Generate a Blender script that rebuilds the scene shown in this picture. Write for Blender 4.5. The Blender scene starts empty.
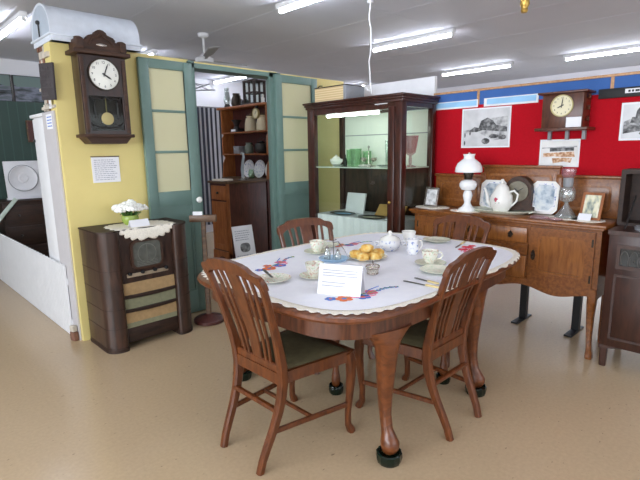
import bpy, bmesh, math, random
from mathutils import Vector, Matrix
random.seed(7)
PI = math.pi
SC = bpy.context.scene
C = SC.collection

# ---------------------------------------------------------------- camera
def make_camera():
    yaw, pitch, roll = math.radians(44.4), math.radians(10.8), math.radians(-0.95)
    f = Vector((math.sin(yaw)*math.cos(pitch), math.cos(yaw)*math.cos(pitch), -math.sin(pitch)))
    r = Vector((math.cos(yaw), -math.sin(yaw), 0)); u = r.cross(f)
    c, s = math.cos(roll), math.sin(roll)
    R, U = c*r+s*u, -s*r+c*u
    cd = bpy.data.cameras.new('camera'); cd.sensor_fit = 'HORIZONTAL'; cd.sensor_width = 36
    cd.lens = 473.2/640*36; cd.clip_start = 0.05
    o = bpy.data.objects.new('camera', cd); C.objects.link(o)
    m = Matrix((R, U, -f)).transposed().to_4x4(); m.translation = (0, 0, 1.5)
    o.matrix_world = m
    SC.camera = o
make_camera()

# ---------------------------------------------------------------- world, light, exposure
world = bpy.data.worlds.new('world'); SC.world = world; world.use_nodes = True
world.node_tree.nodes['Background'].inputs[0].default_value = (0.75, 0.85, 1.0, 1)
world.node_tree.nodes['Background'].inputs[1].default_value = 0.6
TUBE_POWER = 26.0            # emission strength of every fluorescent tube
def fill_area_light(name, loc, rot, sx, sy, power):
    l = bpy.data.lights.new(name, 'AREA'); l.shape = 'RECTANGLE'; l.size = sx; l.size_y = sy
    l.energy = power; l.color = (0.86, 0.93, 1.0)
    o = bpy.data.objects.new(name, l); C.objects.link(o); o.location = loc; o.rotation_euler = rot
fill_area_light('fill_front', (-3.97, 1.0, 1.65), (0, -PI/2, 0), 1.5, 6.0, 215)   # added fill light, set at made-up windows out of view
fill_area_light('fill_right', (2.5, -3.97, 1.65), (PI/2, 0, 0), 6.0, 1.5, 55)  # second added fill from the unseen side, for overall brightness
fill_area_light('fill_back', (9.44, 1.9, 1.1), (0, PI/2, 0), 1.2, 3.6, 12)  # added fill hidden behind the red board, lights the floor below it
SC.view_settings.view_transform = 'Standard'
SC.view_settings.look = 'None'
SC.view_settings.gamma = 1.0
SC.view_settings.use_curve_mapping = False
SC.view_settings.exposure = 0.62

# ---------------------------------------------------------------- materials
def lin(c):
    return tuple(((v/255)/12.92 if v/255 <= 0.04045 else ((v/255+0.055)/1.055)**2.4) for v in c) + (1,)
def newmat(name):
    m = bpy.data.materials.new(name); m.use_nodes = True
    return m, m.node_tree, m.node_tree.nodes['Principled BSDF']
def coords(nt, scale=(1, 1, 1)):
    tc = nt.nodes.new('ShaderNodeTexCoord'); mp = nt.nodes.new('ShaderNodeMapping')
    mp.inputs['Scale'].default_value = scale
    nt.links.new(tc.outputs['Object'], mp.inputs['Vector'])
    return mp.outputs['Vector']
def plain(name, c, rough=0.5, metal=0.0, var=0.08, scale=9.0, bump=0.0, bscale=60, spec=0.5):
    m, nt, b = newmat(name); v = coords(nt)
    n = nt.nodes.new('ShaderNodeTexNoise'); n.inputs['Scale'].default_value = scale; n.inputs['Detail'].default_value = 4
    nt.links.new(v, n.inputs['Vector'])
    r = nt.nodes.new('ShaderNodeValToRGB')
    L = lin(c)
    r.color_ramp.elements[0].position = 0.3; r.color_ramp.elements[1].position = 0.7
    r.color_ramp.elements[0].color = tuple(x*(1-var) for x in L[:3])+(1,)
    r.color_ramp.elements[1].color = tuple(min(1, x*(1+var)) for x in L[:3])+(1,)
    nt.links.new(n.outputs['Fac'], r.inputs['Fac']); nt.links.new(r.outputs['Color'], b.inputs['Base Color'])
    b.inputs['Roughness'].default_value = rough; b.inputs['Metallic'].default_value = metal
    b.inputs['Specular IOR Level'].default_value = spec
    if bump:
        n2 = nt.nodes.new('ShaderNodeTexNoise'); n2.inputs['Scale'].default_value = bscale
        nt.links.new(v, n2.inputs['Vector'])
        bp = nt.nodes.new('ShaderNodeBump'); bp.inputs['Strength'].default_value = bump; bp.inputs['Distance'].default_value = 0.004
        nt.links.new(n2.outputs['Fac'], bp.inputs['Height']); nt.links.new(bp.outputs['Normal'], b.inputs['Normal'])
    return m
def wood(name, c1, c2, rough=0.35, grain=(2.2, 14, 14), coat=0.15):
    m, nt, b = newmat(name); v = coords(nt, grain)
    n = nt.nodes.new('ShaderNodeTexNoise'); n.inputs['Scale'].default_value = 3.0
    n.inputs['Detail'].default_value = 6; n.inputs['Distortion'].default_value = 0.6
    nt.links.new(v, n.inputs['Vector'])
    r = nt.nodes.new('ShaderNodeValToRGB')
    r.color_ramp.elements[0].position = 0.32; r.color_ramp.elements[0].color = lin(c1)
    r.color_ramp.elements[1].position = 0.68; r.color_ramp.elements[1].color = lin(c2)
    nt.links.new(n.outputs['Fac'], r.inputs['Fac']); nt.links.new(r.outputs['Color'], b.inputs['Base Color'])
    b.inputs['Roughness'].default_value = rough
    b.inputs['Coat Weight'].default_value = coat; b.inputs['Coat Roughness'].default_value = 0.2
    return m
def emit(name, c, s):
    m, nt, b = newmat(name)
    b.inputs['Base Color'].default_value = lin(c)
    b.inputs['Emission Color'].default_value = lin(c); b.inputs['Emission Strength'].default_value = s
    return m
def glass(name, tint=(235, 245, 240), mixw=0.12, rough=0.03, diffuse=0.0, dcol=(220, 225, 200)):
    m = bpy.data.materials.new(name); m.use_nodes = True; nt = m.node_tree; nt.nodes.clear()
    out = nt.nodes.new('ShaderNodeOutputMaterial'); tr = nt.nodes.new('ShaderNodeBsdfTransparent')
    gl = nt.nodes.new('ShaderNodeBsdfGlossy'); mx = nt.nodes.new('ShaderNodeMixShader')
    tr.inputs['Color'].default_value = lin(tint); gl.inputs['Roughness'].default_value = rough
    mx.inputs['Fac'].default_value = mixw
    nt.links.new(tr.outputs[0], mx.inputs[1]); nt.links.new(gl.outputs[0], mx.inputs[2])
    last = mx
    if diffuse:
        df = nt.nodes.new('ShaderNodeBsdfDiffuse'); df.inputs['Color'].default_value = lin(dcol)
        m2 = nt.nodes.new('ShaderNodeMixShader'); m2.inputs['Fac'].default_value = diffuse
        nt.links.new(mx.outputs[0], m2.inputs[1]); nt.links.new(df.outputs[0], m2.inputs[2]); last = m2
    nt.links.new(last.outputs[0], out.inputs['Surface'])
    return m
def stripes(name, c1, c2, axis, freq, rough=0.8, duty=0.5):
    m, nt, b = newmat(name); v = coords(nt)
    sp = nt.nodes.new('ShaderNodeSeparateXYZ'); nt.links.new(v, sp.inputs[0])
    mu = nt.nodes.new('ShaderNodeMath'); mu.operation = 'MULTIPLY'; mu.inputs[1].default_value = freq
    nt.links.new(sp.outputs[axis], mu.inputs[0])
    fr = nt.nodes.new('ShaderNodeMath'); fr.operation = 'FRACT'; nt.links.new(mu.outputs[0], fr.inputs[0])
    r = nt.nodes.new('ShaderNodeValToRGB'); r.color_ramp.elements[0].color = lin(c1); r.color_ramp.elements[1].color = lin(c2)
    r.color_ramp.elements[0].position = duty-0.04; r.color_ramp.elements[1].position = duty+0.04
    nt.links.new(fr.outputs[0], r.inputs['Fac']); nt.links.new(r.outputs['Color'], b.inputs['Base Color'])
    b.inputs['Roughness'].default_value = rough
    return m
def photo(name, cols, scale=(9, 9, 14), rough=0.5, zsplit=None, sky=(215, 215, 215), seed=0.0):
    """a printed picture: mottled tones below, plain sky above zsplit (object z)"""
    m, nt, b = newmat(name); v = coords(nt, scale)
    n = nt.nodes.new('ShaderNodeTexNoise'); n.inputs['Scale'].default_value = 1.6; n.inputs['Detail'].default_value = 5
    n.noise_dimensions = '4D'; n.inputs['W'].default_value = seed
    nt.links.new(v, n.inputs['Vector'])
    r = nt.nodes.new('ShaderNodeValToRGB'); els = r.color_ramp.elements
    els[0].position = 0.34; els[0].color = lin(cols[0]); els[1].position = 0.64; els[1].color = lin(cols[-1])
    for i, cc in enumerate(cols[1:-1]):
        e = els.new(0.34+0.3*(i+1)/(len(cols)-1)); e.color = lin(cc)
    nt.links.new(n.outputs['Fac'], r.inputs['Fac'])
    res = r.outputs['Color']
    if zsplit is not None:
        tc = nt.nodes.new('ShaderNodeTexCoord'); sp = nt.nodes.new('ShaderNodeSeparateXYZ')
        nt.links.new(tc.outputs['Object'], sp.inputs[0])
        ad = nt.nodes.new('ShaderNodeMath'); ad.operation = 'MULTIPLY_ADD'; ad.inputs[1].default_value = 0.10
        nt.links.new(n.outputs['Fac'], ad.inputs[0]); nt.links.new(sp.outputs[2], ad.inputs[2])
        gt = nt.nodes.new('ShaderNodeMath'); gt.operation = 'GREATER_THAN'; gt.inputs[1].default_value = zsplit+0.05
        nt.links.new(ad.outputs[0], gt.inputs[0])
        mx = nt.nodes.new('ShaderNodeMix'); mx.data_type = 'RGBA'
        nt.links.new(gt.outputs[0], mx.inputs['Factor']); nt.links.new(res, mx.inputs['A']); mx.inputs['B'].default_value = lin(sky)
        res = mx.outputs['Result']
    nt.links.new(res, b.inputs['Base Color']); b.inputs['Roughness'].default_value = rough
    return m

M = {}
M['oak'] = wood('oak_wood', (112, 61, 24), (146, 89, 40), 0.32)
M['oak_panel'] = wood('oak_panel_wood', (122, 69, 28), (158, 99, 46), 0.3, grain=(14, 14, 2.2))
M['chair'] = wood('chair_wood', (78, 38, 15), (110, 58, 25), 0.35, grain=(14, 14, 3))
M['table'] = wood('table_wood', (84, 42, 18), (118, 64, 30), 0.3, grain=(3, 12, 12))
M['apron'] = wood('apron_wood', (66, 34, 20), (104, 58, 34), 0.35, grain=(14, 14, 2))
M['mahogany'] = wood('mahogany_wood', (42, 19, 13), (72, 33, 22), 0.28, grain=(12, 12, 2))
M['walnut'] = wood('walnut_veneer', (40, 27, 22), (72, 48, 38), 0.3, grain=(10, 10, 1.6))
M['walnut_dark'] = wood('walnut_dark', (34, 20, 13), (56, 34, 23), 0.6, coat=0.0)
M['clock'] = wood('clock_wood', (34, 20, 16), (56, 33, 26), 0.35, grain=(12, 12, 2))
M['clock_dark'] = wood('clock_carving', (46, 26, 15), (74, 45, 28), 0.6, coat=0.0)
M['rclock'] = wood('round_dial_clock_wood', (66, 32, 20), (98, 54, 34), 0.35, grain=(12, 12, 2))
M['dark_cab'] = wood('dark_cabinet_wood', (48, 26, 20), (72, 42, 32), 0.35, grain=(12, 12, 2))
M['redwood'] = wood('dresser_side_wood', (62, 26, 24), (88, 42, 36), 0.4, grain=(12, 12, 2))
M['pine'] = wood('orange_pine', (132, 74, 36), (170, 104, 56), 0.45, grain=(12, 12, 2))
M['brownwood'] = wood('old_brown_wood', (78, 56, 38), (112, 82, 56), 0.5)
M['seat'] = plain('olive_seat_cover', (88, 80, 54), 0.7, var=0.2, scale=30)
M['yellow'] = plain('yellow_paint', (226, 208, 136), 0.55, var=0.04, scale=3)
M['cream_edge'] = plain('cream_plaster_edge', (226, 214, 160), 0.6)
M['green'] = plain('sage_green_paint', (104, 130, 122), 0.42, var=0.06, scale=4)
M['white'] = plain('white_paint', (232, 232, 234), 0.5, var=0.03)
M['white_gloss'] = plain('white_enamel', (226, 226, 230), 0.3, var=0.03)
M['galv'] = plain('galvanised_white', (214, 220, 230), 0.45, var=0.06, scale=14, bump=0.1, bscale=25)
M['grey_end'] = plain('grey_tin', (176, 186, 198), 0.5, var=0.08)
M['red'] = plain('red_felt', (178, 16, 31), 0.9, var=0.05, scale=60, bump=0.15, bscale=300, spec=0.15)
M['blue'] = plain('blue_felt', (66, 104, 168), 0.85, var=0.04, spec=0.2)
M['rail'] = wood('tan_rail', (176, 128, 86), (206, 160, 114), 0.5)
M['black'] = plain('black_paint', (24, 24, 26), 0.5)
M['blacksoft'] = plain('dark_interior', (30, 28, 28), 0.8)
M['ceiling'] = plain('ceiling_paint', (214, 217, 226), 0.8, var=0.02, scale=2)
M['wall'] = plain('wall_paint', (222, 222, 226), 0.75, var=0.02, scale=2)
M['farwall_lit'] = plain('far_wall_lit_paint', (246, 247, 253), .7, var=.01)  # whiter than the other walls: daylight put into the paint colour
M['faint_mark'] = plain('faint_dial_mark', (114, 114, 106), .4)
M['greenwall'] = stripes('green_boards', (52, 74, 68), (64, 90, 82), 0, 9.0, 0.6, 0.9)
M['cloth'] = plain('white_tablecloth', (246, 247, 255), 0.85, var=0.02, scale=20, bump=0.12, bscale=500, spec=0.2)
M['lace'] = plain('ecru_lace', (242, 236, 222), 0.9, var=0.12, scale=150, bump=0.4, bscale=400, spec=0.1)
M['china'] = plain('white_china', (240, 238, 232), 0.15, var=0.02)
M['milk'] = plain('milk_glass', (244, 244, 244), 0.12, var=0.01)
M['chintz'] = photo('floral_china', [(206, 150, 140), (234, 230, 208), (242, 240, 230), (206, 218, 186)], (38, 38, 38), 0.2)
M['greenchina'] = photo('pale_green_china', [(206, 216, 190), (224, 228, 208), (236, 232, 214)], (30, 30, 30), 0.2)
M['bluechina'] = photo('blue_sprig_china', [(120, 140, 190), (236, 236, 240), (242, 242, 242), (240, 240, 242)], (26, 26, 26), 0.15)
M['roseflower'] = plain('rose_pink', (196, 64, 92), 0.4)
M['steel'] = plain('steel', (120, 118, 114), 0.3, metal=0.9)
M['silver'] = plain('silver', (190, 180, 172), 0.25, metal=0.9, var=0.2, scale=40)
M['brass'] = plain('brass', (196, 160, 84), 0.3, metal=0.85)
M['brassdial'] = plain('aged_brass', (176, 162, 110), 0.4, metal=0.3)
M['bronze'] = plain('dark_bronze', (52, 42, 32), 0.4, metal=0.5)
M['bone'] = plain('bone_handle', (226, 204, 146), 0.4)
M['scone'] = photo('baked_scone', [(222, 158, 62), (238, 196, 104), (246, 226, 162)], (22, 22, 22), 0.7)
M['blueglass'] = glass('pale_blue_glass', (226, 240, 250), 0.12, 0.05, 0.4, (200, 230, 250))
M['greenglass'] = glass('green_glass', (230, 248, 230), 0.08, 0.05, 0.16, (190, 232, 190))
M['cupglass'] = plain('dark_green_glass', (5, 24, 16), 0.12, var=0.3, scale=60)
M['pinkglass'] = glass('pink_glass', (244, 228, 230), 0.10, 0.05, 0.16, (220, 180, 186))
M['clear'] = glass('clear_glass', (240, 245, 242), 0.05)
M['crystal'] = glass('lamp_crystal', (225, 232, 230), 0.3, 0.05, 0.12, (230, 234, 234))
M['pane'] = glass('cabinet_glass', (248, 252, 248), 0.035)
M['obscure'] = glass('obscure_glass', (244, 244, 224), 0.05, 0.25, 0.6, (240, 236, 200))
M['darkglass'] = plain('dark_glass', (34, 36, 36), 0.15, var=0.25, scale=20)
M['dialglass'] = plain('radio_dial_glass', (92, 94, 88), 0.2, var=0.22, scale=24)
M['grillcloth'] = plain('tan_grille_cloth', (176, 146, 104), 0.85, var=0.1, scale=40)
M['grillcloth_green'] = plain('faded_green_cloth', (138, 138, 110), 0.85, var=0.1, scale=40)
M['panel_cream'] = plain('cream_escutcheon', (168, 152, 130), 0.4)
M['dial'] = plain('white_dial', (236, 236, 228), 0.4, var=0.02)
M['dial_cream'] = plain('cream_dial', (226, 218, 184), 0.4, var=0.04)
M['paper'] = plain('white_paper', (236, 236, 240), 0.7, var=0.01)
M['ink'] = plain('printed_ink', (164, 164, 176), 0.7)
M['ink_dark'] = plain('dark_ink', (40, 40, 44), 0.6)
M['clockglass'] = glass('clock_glass', (225, 228, 225), 0.012)
M['greypanel'] = plain('grey_white_panel', (196, 192, 194), .6, var=.03)
M['print_faint'] = plain('faint_print', (150, 150, 164), .7)
M['dull_dial'] = plain('tarnished_dial', (112, 104, 84), .4, var=.15, scale=30)
M['slate'] = plain('dark_slate', (62, 56, 58), 0.7, var=0.15)
M['chalk'] = plain('chalk', (84, 80, 82), 0.9)
M['flower_white'] = plain('white_petal', (246, 246, 240), 0.6, var=0.03)
M['leaf'] = plain('green_leaf', (70, 110, 44), 0.5, var=0.3, scale=40)
M['vaseglass'] = plain('green_vase', (150, 170, 80), 0.25)
M['tick'] = stripes('striped_ticking', (66, 68, 84), (220, 222, 232), 0, 13.5, 0.9, 0.5)
M['tan'] = plain('tan_tray', (196, 156, 92), 0.5)
M['cardboard'] = stripes('layered_cardboard', (206, 178, 130), (226, 204, 160), 2, 45, 0.8)
M['iron'] = plain('dark_iron', (40, 38, 38), 0.45, var=0.2)
M['greyfan'] = plain('fan_blade', (150, 150, 150), 0.4)
M['brick'] = plain('old_brick', (126, 88, 70), 0.9, var=0.25, scale=20)
M['rubble'] = plain('pale_mortar', (196, 186, 172), 0.9, var=0.15, scale=18)
M['tintgrey'] = plain('tin_box', (140, 142, 146), 0.4)
M['sky_paper'] = plain('light_blue_print', (150, 200, 236), 0.6, var=0.12, scale=5)
M['teal'] = plain('teal_ink', (110, 140, 160), 0.5)
for k, c in dict(t_orange=(226, 120, 70), t_blue=(80, 120, 200), t_pink=(226, 110, 140), t_green=(100, 160, 110), t_red=(226, 60, 80)).items():
    M[k] = plain(k.replace('t_', 'thread_'), c, 0.8, var=0.05)
M['tube'] = emit('fluorescent_tube', (238, 242, 255), TUBE_POWER)
M['cabtube'] = emit('cabinet_tube', (238, 246, 244), 16.0)
M['floor'] = plain('vinyl_floor', (188, 164, 132), 0.24, var=0.05, scale=55)
def finish_floor(m):
    nt = m.node_tree; b = nt.nodes['Principled BSDF']
    n = nt.nodes.new('ShaderNodeTexNoise'); n.inputs['Scale'].default_value = 1.2; n.inputs['Detail'].default_value = 5
    nt.links.new(coords(nt), n.inputs['Vector'])
    mr = nt.nodes.new('ShaderNodeMapRange'); mr.inputs['To Min'].default_value = 0.17; mr.inputs['To Max'].default_value = 0.23
    nt.links.new(n.outputs['Fac'], mr.inputs['Value']); nt.links.new(mr.outputs[0], b.inputs['Roughness'])
    # dark scuffs
    base = b.inputs['Base Color'].links[0].from_socket
    n2 = nt.nodes.new('ShaderNodeTexNoise'); n2.inputs['Scale'].default_value = 26; n2.inputs['Detail'].default_value = 1
    nt.links.new(coords(nt, (1, 2.6, 1)), n2.inputs['Vector'])
    r = nt.nodes.new('ShaderNodeValToRGB'); r.color_ramp.elements[0].position = 0.735; r.color_ramp.elements[1].position = 0.78
    r.color_ramp.elements[0].color = (0, 0, 0, 1); r.color_ramp.elements[1].color = (0.55, 0.55, 0.55, 1)
    nt.links.new(n2.outputs['Fac'], r.inputs['Fac'])
    mx = nt.nodes.new('ShaderNodeMix'); mx.data_type = 'RGBA'
    nt.links.new(r.outputs['Color'], mx.inputs['Factor']); nt.links.new(base, mx.inputs['A']); mx.inputs['B'].default_value = lin((90, 72, 54))
    nt.links.new(mx.outputs['Result'], b.inputs['Base Color'])
    b.inputs['Specular IOR Level'].default_value = 0.45
finish_floor(M['floor'])

# ---------------------------------------------------------------- mesh builder
class MB:
    def __init__(s): s.v = []; s.f = []; s.mi = []; s.cur = 0
    def add(s, vs, fs, mi=None):
        o = len(s.v); s.v += [tuple(v) for v in vs]
        for f in fs: s.f.append(tuple(i+o for i in f)); s.mi.append(s.cur if mi is None else mi)
        return s
    def box(s, x0, x1, y0, y1, z0, z1, bev=0.0):
        if bev <= 0:
            vs = [(x, y, z) for z in (z0, z1) for y in (y0, y1) for x in (x0, x1)]
            return s.add(vs, [(0, 2, 3, 1), (4, 5, 7, 6), (0, 1, 5, 4), (2, 6, 7, 3), (0, 4, 6, 2), (1, 3, 7, 5)])
        b = bmesh.new(); bmesh.ops.create_cube(b, size=1)
        for v in b.verts: v.co = Vector(((x0+x1)/2+v.co.x*(x1-x0), (y0+y1)/2+v.co.y*(y1-y0), (z0+z1)/2+v.co.z*(z1-z0)))
        bev = min(bev, 0.45*min(x1-x0, y1-y0, z1-z0))
        bmesh.ops.bevel(b, geom=list(b.edges), offset=bev, segments=2, affect='EDGES', profile=0.5)
        b.verts.index_update()
        s.add([v.co[:] for v in b.verts], [[v.index for v in f.verts] for f in b.faces]); b.free()
        return s
    def lathe(s, prof, c=(0, 0, 0), seg=24, sx=1, sy=1):
        vs = []; fs = []; n = len(prof)
        for r, z in prof:
            for k in range(seg):
                a = 2*PI*k/seg; vs.append((c[0]+r*sx*math.cos(a), c[1]+r*sy*math.sin(a), c[2]+z))
        for i in range(n-1):
            for k in range(seg):
                k2 = (k+1) % seg; fs.append((i*seg+k, i*seg+k2, (i+1)*seg+k2, (i+1)*seg+k))
        if prof[0][0] > 1e-5: fs.append(tuple(reversed(range(seg))))
        if prof[-1][0] > 1e-5: fs.append(tuple((n-1)*seg+k for k in range(seg)))
        return s.add(vs, fs)
    def tube(s, path, rad, seg=10):
        P = [Vector(p) for p in path]; n = len(P)
        if not hasattr(rad, '__len__'): rad = [rad]*n
        vs = []; fs = []; up = None
        for i, p in enumerate(P):
            t = (P[min(i+1, n-1)]-P[max(i-1, 0)]).normalized()
            if up is None: up = t.orthogonal().normalized()
            up = (up-t*up.dot(t)).normalized(); w = t.cross(up)
            for k in range(seg):
                a = 2*PI*k/seg; vs.append(p+rad[i]*(math.cos(a)*up+math.sin(a)*w))
        for i in range(n-1):
            for k in range(seg):
                k2 = (k+1) % seg; fs.append((i*seg+k, i*seg+k2, (i+1)*seg+k2, (i+1)*seg+k))
        fs.append(tuple(reversed(range(seg)))); fs.append(tuple((n-1)*seg+k for k in range(seg)))
        return s.add(vs, fs)
    def strip(s, path, wd, side=(0, 1, 0)):
        """rectangular section swept along path; wd = list of (width along side, depth)"""
        P = [Vector(p) for p in path]; n = len(P); S0 = Vector(side).normalized()
        if not isinstance(wd, list): wd = [wd]*n
        vs = []; fs = []
        for i, p in enumerate(P):
            t = (P[min(i+1, n-1)]-P[max(i-1, 0)]).normalized()
            S = (S0-t*S0.dot(t)).normalized(); N = S.cross(t); w, d = wd[i]
            ch = 0.22*min(w, d)
            for a, b_ in ((-w/2+ch, -d/2), (w/2-ch, -d/2), (w/2, -d/2+ch), (w/2, d/2-ch), (w/2-ch, d/2), (-w/2+ch, d/2), (-w/2, d/2-ch), (-w/2, -d/2+ch)):
                vs.append(p+S*a+N*b_)
        for i in range(n-1):
            for k in range(8):
                k2 = (k+1) % 8; fs.append((i*8+k, i*8+k2, (i+1)*8+k2, (i+1)*8+k))
        fs.append(tuple(reversed(range(8)))); fs.append(tuple((n-1)*8+k for k in range(8)))
        return s.add(vs, fs)
    def prism(s, poly, plane, a0, a1):
        n = len(poly)
        def mk(p, a): return (p[0], p[1], a) if plane == 'xy' else ((a, p[0], p[1]) if plane == 'yz' else (p[0], a, p[1]))
        vs = [mk(p, a0) for p in poly]+[mk(p, a1) for p in poly]
        fs = [tuple(reversed(range(n))), tuple(range(n, 2*n))]
        for i in range(n):
            j = (i+1) % n; fs.append((i, j, n+j, n+i))
        return s.add(vs, fs)
    def ring(s, outer, inner, plane, a0, a1):
        n = len(outer)
        def mk(p, a): return (p[0], p[1], a) if plane == 'xy' else ((a, p[0], p[1]) if plane == 'yz' else (p[0], a, p[1]))
        vs = [mk(p, a) for a in (a0, a1) for p in outer]+[mk(p, a) for a in (a0, a1) for p in inner]
        fs = []
        for i in range(n):
            j = (i+1) % n
            fs += [(i, j, n+j, n+i), (2*n+j, 2*n+i, 3*n+i, 3*n+j), (i, 2*n+i, 2*n+j, j), (n+j, 3*n+j, 3*n+i, n+i)]
        return s.add(vs, fs)
    def ball(s, c, r, seg=14, rings=8):
        if not hasattr(r, '__len__'): r = (r, r, r)
        prof = [(math.sin(PI*i/rings), -math.cos(PI*i/rings)) for i in range(rings+1)]
        vs = []; fs = []
        for rr, z in prof:
            for k in range(seg):
                a = 2*PI*k/seg; vs.append((c[0]+r[0]*rr*math.cos(a), c[1]+r[1]*rr*math.sin(a), c[2]+r[2]*z))
        for i in range(rings):
            for k in range(seg):
                k2 = (k+1) % seg; fs.append((i*seg+k, i*seg+k2, (i+1)*seg+k2, (i+1)*seg+k))
        return s.add(vs, fs)
    def xform(s, fn): s.v = [tuple(fn(Vector(v))) for v in s.v]; return s
    def build(s, name, mats, parent=None, angle=38, loc=None, label=None):
        me = bpy.data.meshes.new(name); me.from_pydata(s.v, [], s.f)
        if not isinstance(mats, (list, tuple)): mats = [mats]
        for m in mats: me.materials.append(M[m] if isinstance(m, str) else m)
        for p, i in zip(me.polygons, s.mi): p.material_index = i; p.use_smooth = True
        bm = bmesh.new(); bm.from_mesh(me)
        bmesh.ops.remove_doubles(bm, verts=bm.verts, dist=1e-6)
        bmesh.ops.recalc_face_normals(bm, faces=bm.faces); bm.to_mesh(me); bm.free()
        me.set_sharp_from_angle(angle=math.radians(angle))
        o = bpy.data.objects.new(name, me); C.objects.link(o)
        if parent: o.parent = parent
        if loc: o.location = loc
        if label: o['label'] = label
        return o
def tag(o, label, cat, group=None):
    o['label'] = label; o['category'] = cat
    if group: o['group'] = group
    return o
def thing(name, label, cat, loc=(0, 0, 0), rz=0.0, group=None):
    o = bpy.data.objects.new(name, None); C.objects.link(o); o.empty_display_size = 0.05
    o.location = loc; o.rotation_euler = (0, 0, rz)
    return tag(o, label, cat, group)
def struct(o): o['kind'] = 'structure'; return o
def children(o): return [c for c in bpy.data.objects if c.parent == o]
def copy_tree(o, parent=None):
    c = o.copy(); C.objects.link(c); c.parent = parent
    for ch in children(o): copy_tree(ch, c)
    return c
def place(o, loc, rz, label):
    o.location = loc; o.rotation_euler = (0, 0, rz); o['label'] = label; return o
def lines(parent, x0, x1, z0, z1, n, y, mat='ink', name='printed_text', axis='y', h=0.35):
    """rows of small unreadable print on a sheet lying in the xz (or yz) plane"""
    mb = MB(); st = (z1-z0)/n
    for i in range(n):
        z = z1-(i+0.5)*st; x = x0
        end = x1-(x1-x0)*random.uniform(0, 0.25)
        while x < end:
            w = min(random.uniform(0.05, 0.16)*(x1-x0), end-x)
            if w <= 0: break
            if axis == 'y': mb.box(x, x+w, y-0.0006, y, z-st*h/2, z+st*h/2)
            else: mb.box(y-0.0006, y, x, x+w, z-st*h/2, z+st*h/2)
            x += w+0.03*(x1-x0)
    return mb.build(name, mat, parent)
def superell(a, b, n, N=96, cx=0, cy=0):
    out = []
    for k in range(N):
        t = 2*PI*k/N; c, s_ = math.cos(t), math.sin(t)
        out.append((cx+a*abs(c)**(2/n)*(1 if c >= 0 else -1), cy+b*abs(s_)**(2/n)*(1 if s_ >= 0 else -1)))
    return out
def rrect(x0, x1, z0, z1, r, seg=5):
    out = []
    for cx, cz, a0 in ((x1-r, z1-r, 0), (x0+r, z1-r, PI/2), (x0+r, z0+r, PI), (x1-r, z0+r, 1.5*PI)):
        for k in range(seg+1):
            a = a0+PI/2*k/seg; out.append((cx+r*math.cos(a), cz+r*math.sin(a)))
    return out
def circ(cx, cz, r, N=32, rz=None):
    rz = rz or r
    return [(cx+r*math.cos(2*PI*k/N), cz+rz*math.sin(2*PI*k/N)) for k in range(N)]
# ================================================================ SETTING
FL, CEIL = -3.5, 2.78
struct(MB().box(-4, 9.6, -4, 7.9, -0.1, 0).build('floor', 'floor'))
struct(MB().box(-4, 9.6, -4, 7.9, CEIL, CEIL+0.1).build('ceiling', 'ceiling'))
mb = MB()
for i in range(-3, 10): mb.box(i*0.9+0.35-0.022, i*0.9+0.35+0.022, -4, 7.8, CEIL-0.0012, CEIL)
for j in range(-2, 4): mb.box(-4, 9.5, j*2.4+0.6-0.022, j*2.4+0.6+0.022, CEIL-0.001, CEIL)
struct(mb.build('trim_1', 'ceiling'))
mb = MB(); mb.box(9.5, 9.6, -4, 0.1, 0, CEIL); mb.box(9.5, 9.6, 3.7, 7.8, 0, CEIL); mb.box(9.5, 9.6, .1, 3.7, 0, .5); mb.box(9.5, 9.6, .1, 3.7, 1.7, CEIL)
struct(mb.build('wall_back', 'farwall_lit'))
mb = MB()
for y in (.1, 1.28, 2.46, 3.64): mb.box(9.52, 9.57, y, y+.06, .5, 1.7)
for z in (.5, 1.65): mb.box(9.52, 9.57, .1, 3.7, z, z+.05)
w3 = struct(mb.build('added_window_3', 'white')); MB().box(9.54, 9.546, .14, 3.66, .54, 1.66).build('glass_pane', 'clear', w3)  # unseen opening added behind the red board to go with its fill
struct(MB().box(-4, 9.6, 7.8, 7.9, 0, CEIL).build('wall_left', 'wall'))
mb = MB()
mb.box(-4.1, -4, -4, -2.0, 0, CEIL); mb.box(-4.1, -4, 4.0, 7.9, 0, CEIL); mb.box(-4.1, -4, -2, 4, 0, .9); mb.box(-4.1, -4, -2, 4, 2.4, CEIL)
struct(mb.build('wall_front', 'wall'))
mb = MB()
mb.box(-4, -.5, -4.1, -4, 0, CEIL); mb.box(5.5, 9.6, -4.1, -4, 0, CEIL); mb.box(-.5, 5.5, -4.1, -4, 0, .9); mb.box(-.5, 5.5, -4.1, -4, 2.4, CEIL)
struct(mb.build('wall_right', 'wall'))
for nm, mk in (('added_window_1', lambda a, b_, z0, z1, d: MB().box(-4.06-d, -4.04+d, -2+a, -2+b_, z0, z1)), ('added_window_2', lambda a, b_, z0, z1, d: MB().box(-.5+a, -.5+b_, -4.06-d, -4.04+d, z0, z1))):  # unseen shop windows, added behind the camera to go with the fill lamps
    mb = MB()
    for a in (0, 2, 4, 5.94):
        q = mk(a, a+.06, .9, 2.4, .02); mb.add(q.v, q.f)
    for z in (.9, 2.35):
        q = mk(0, 6, z, z+.05, .02); mb.add(q.v, q.f)
    w = struct(mb.build(nm, 'white'))
    mk(.05, 5.95, .94, 2.36, -.007).build('glass_pane', 'clear', w)
# green boarding low on the far left wall
mb = MB(); mb.box(-3.9, 2.75, 7.74, 7.8, 0, 2.22)
struct(mb.build('trim_2', 'greenwall'))
# yellow wall with the doorway
YW = 3.95
mb = MB()
mb.box(1.16, 2.27, YW, 4.09, 0, 2.30); mb.box(3.28, 4.30, YW, 4.09, 0, 2.285); mb.box(2.27, 3.28, YW, 4.09, 2.275, 2.292)
struct(mb.build('wall_yellow', 'yellow'))
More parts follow.
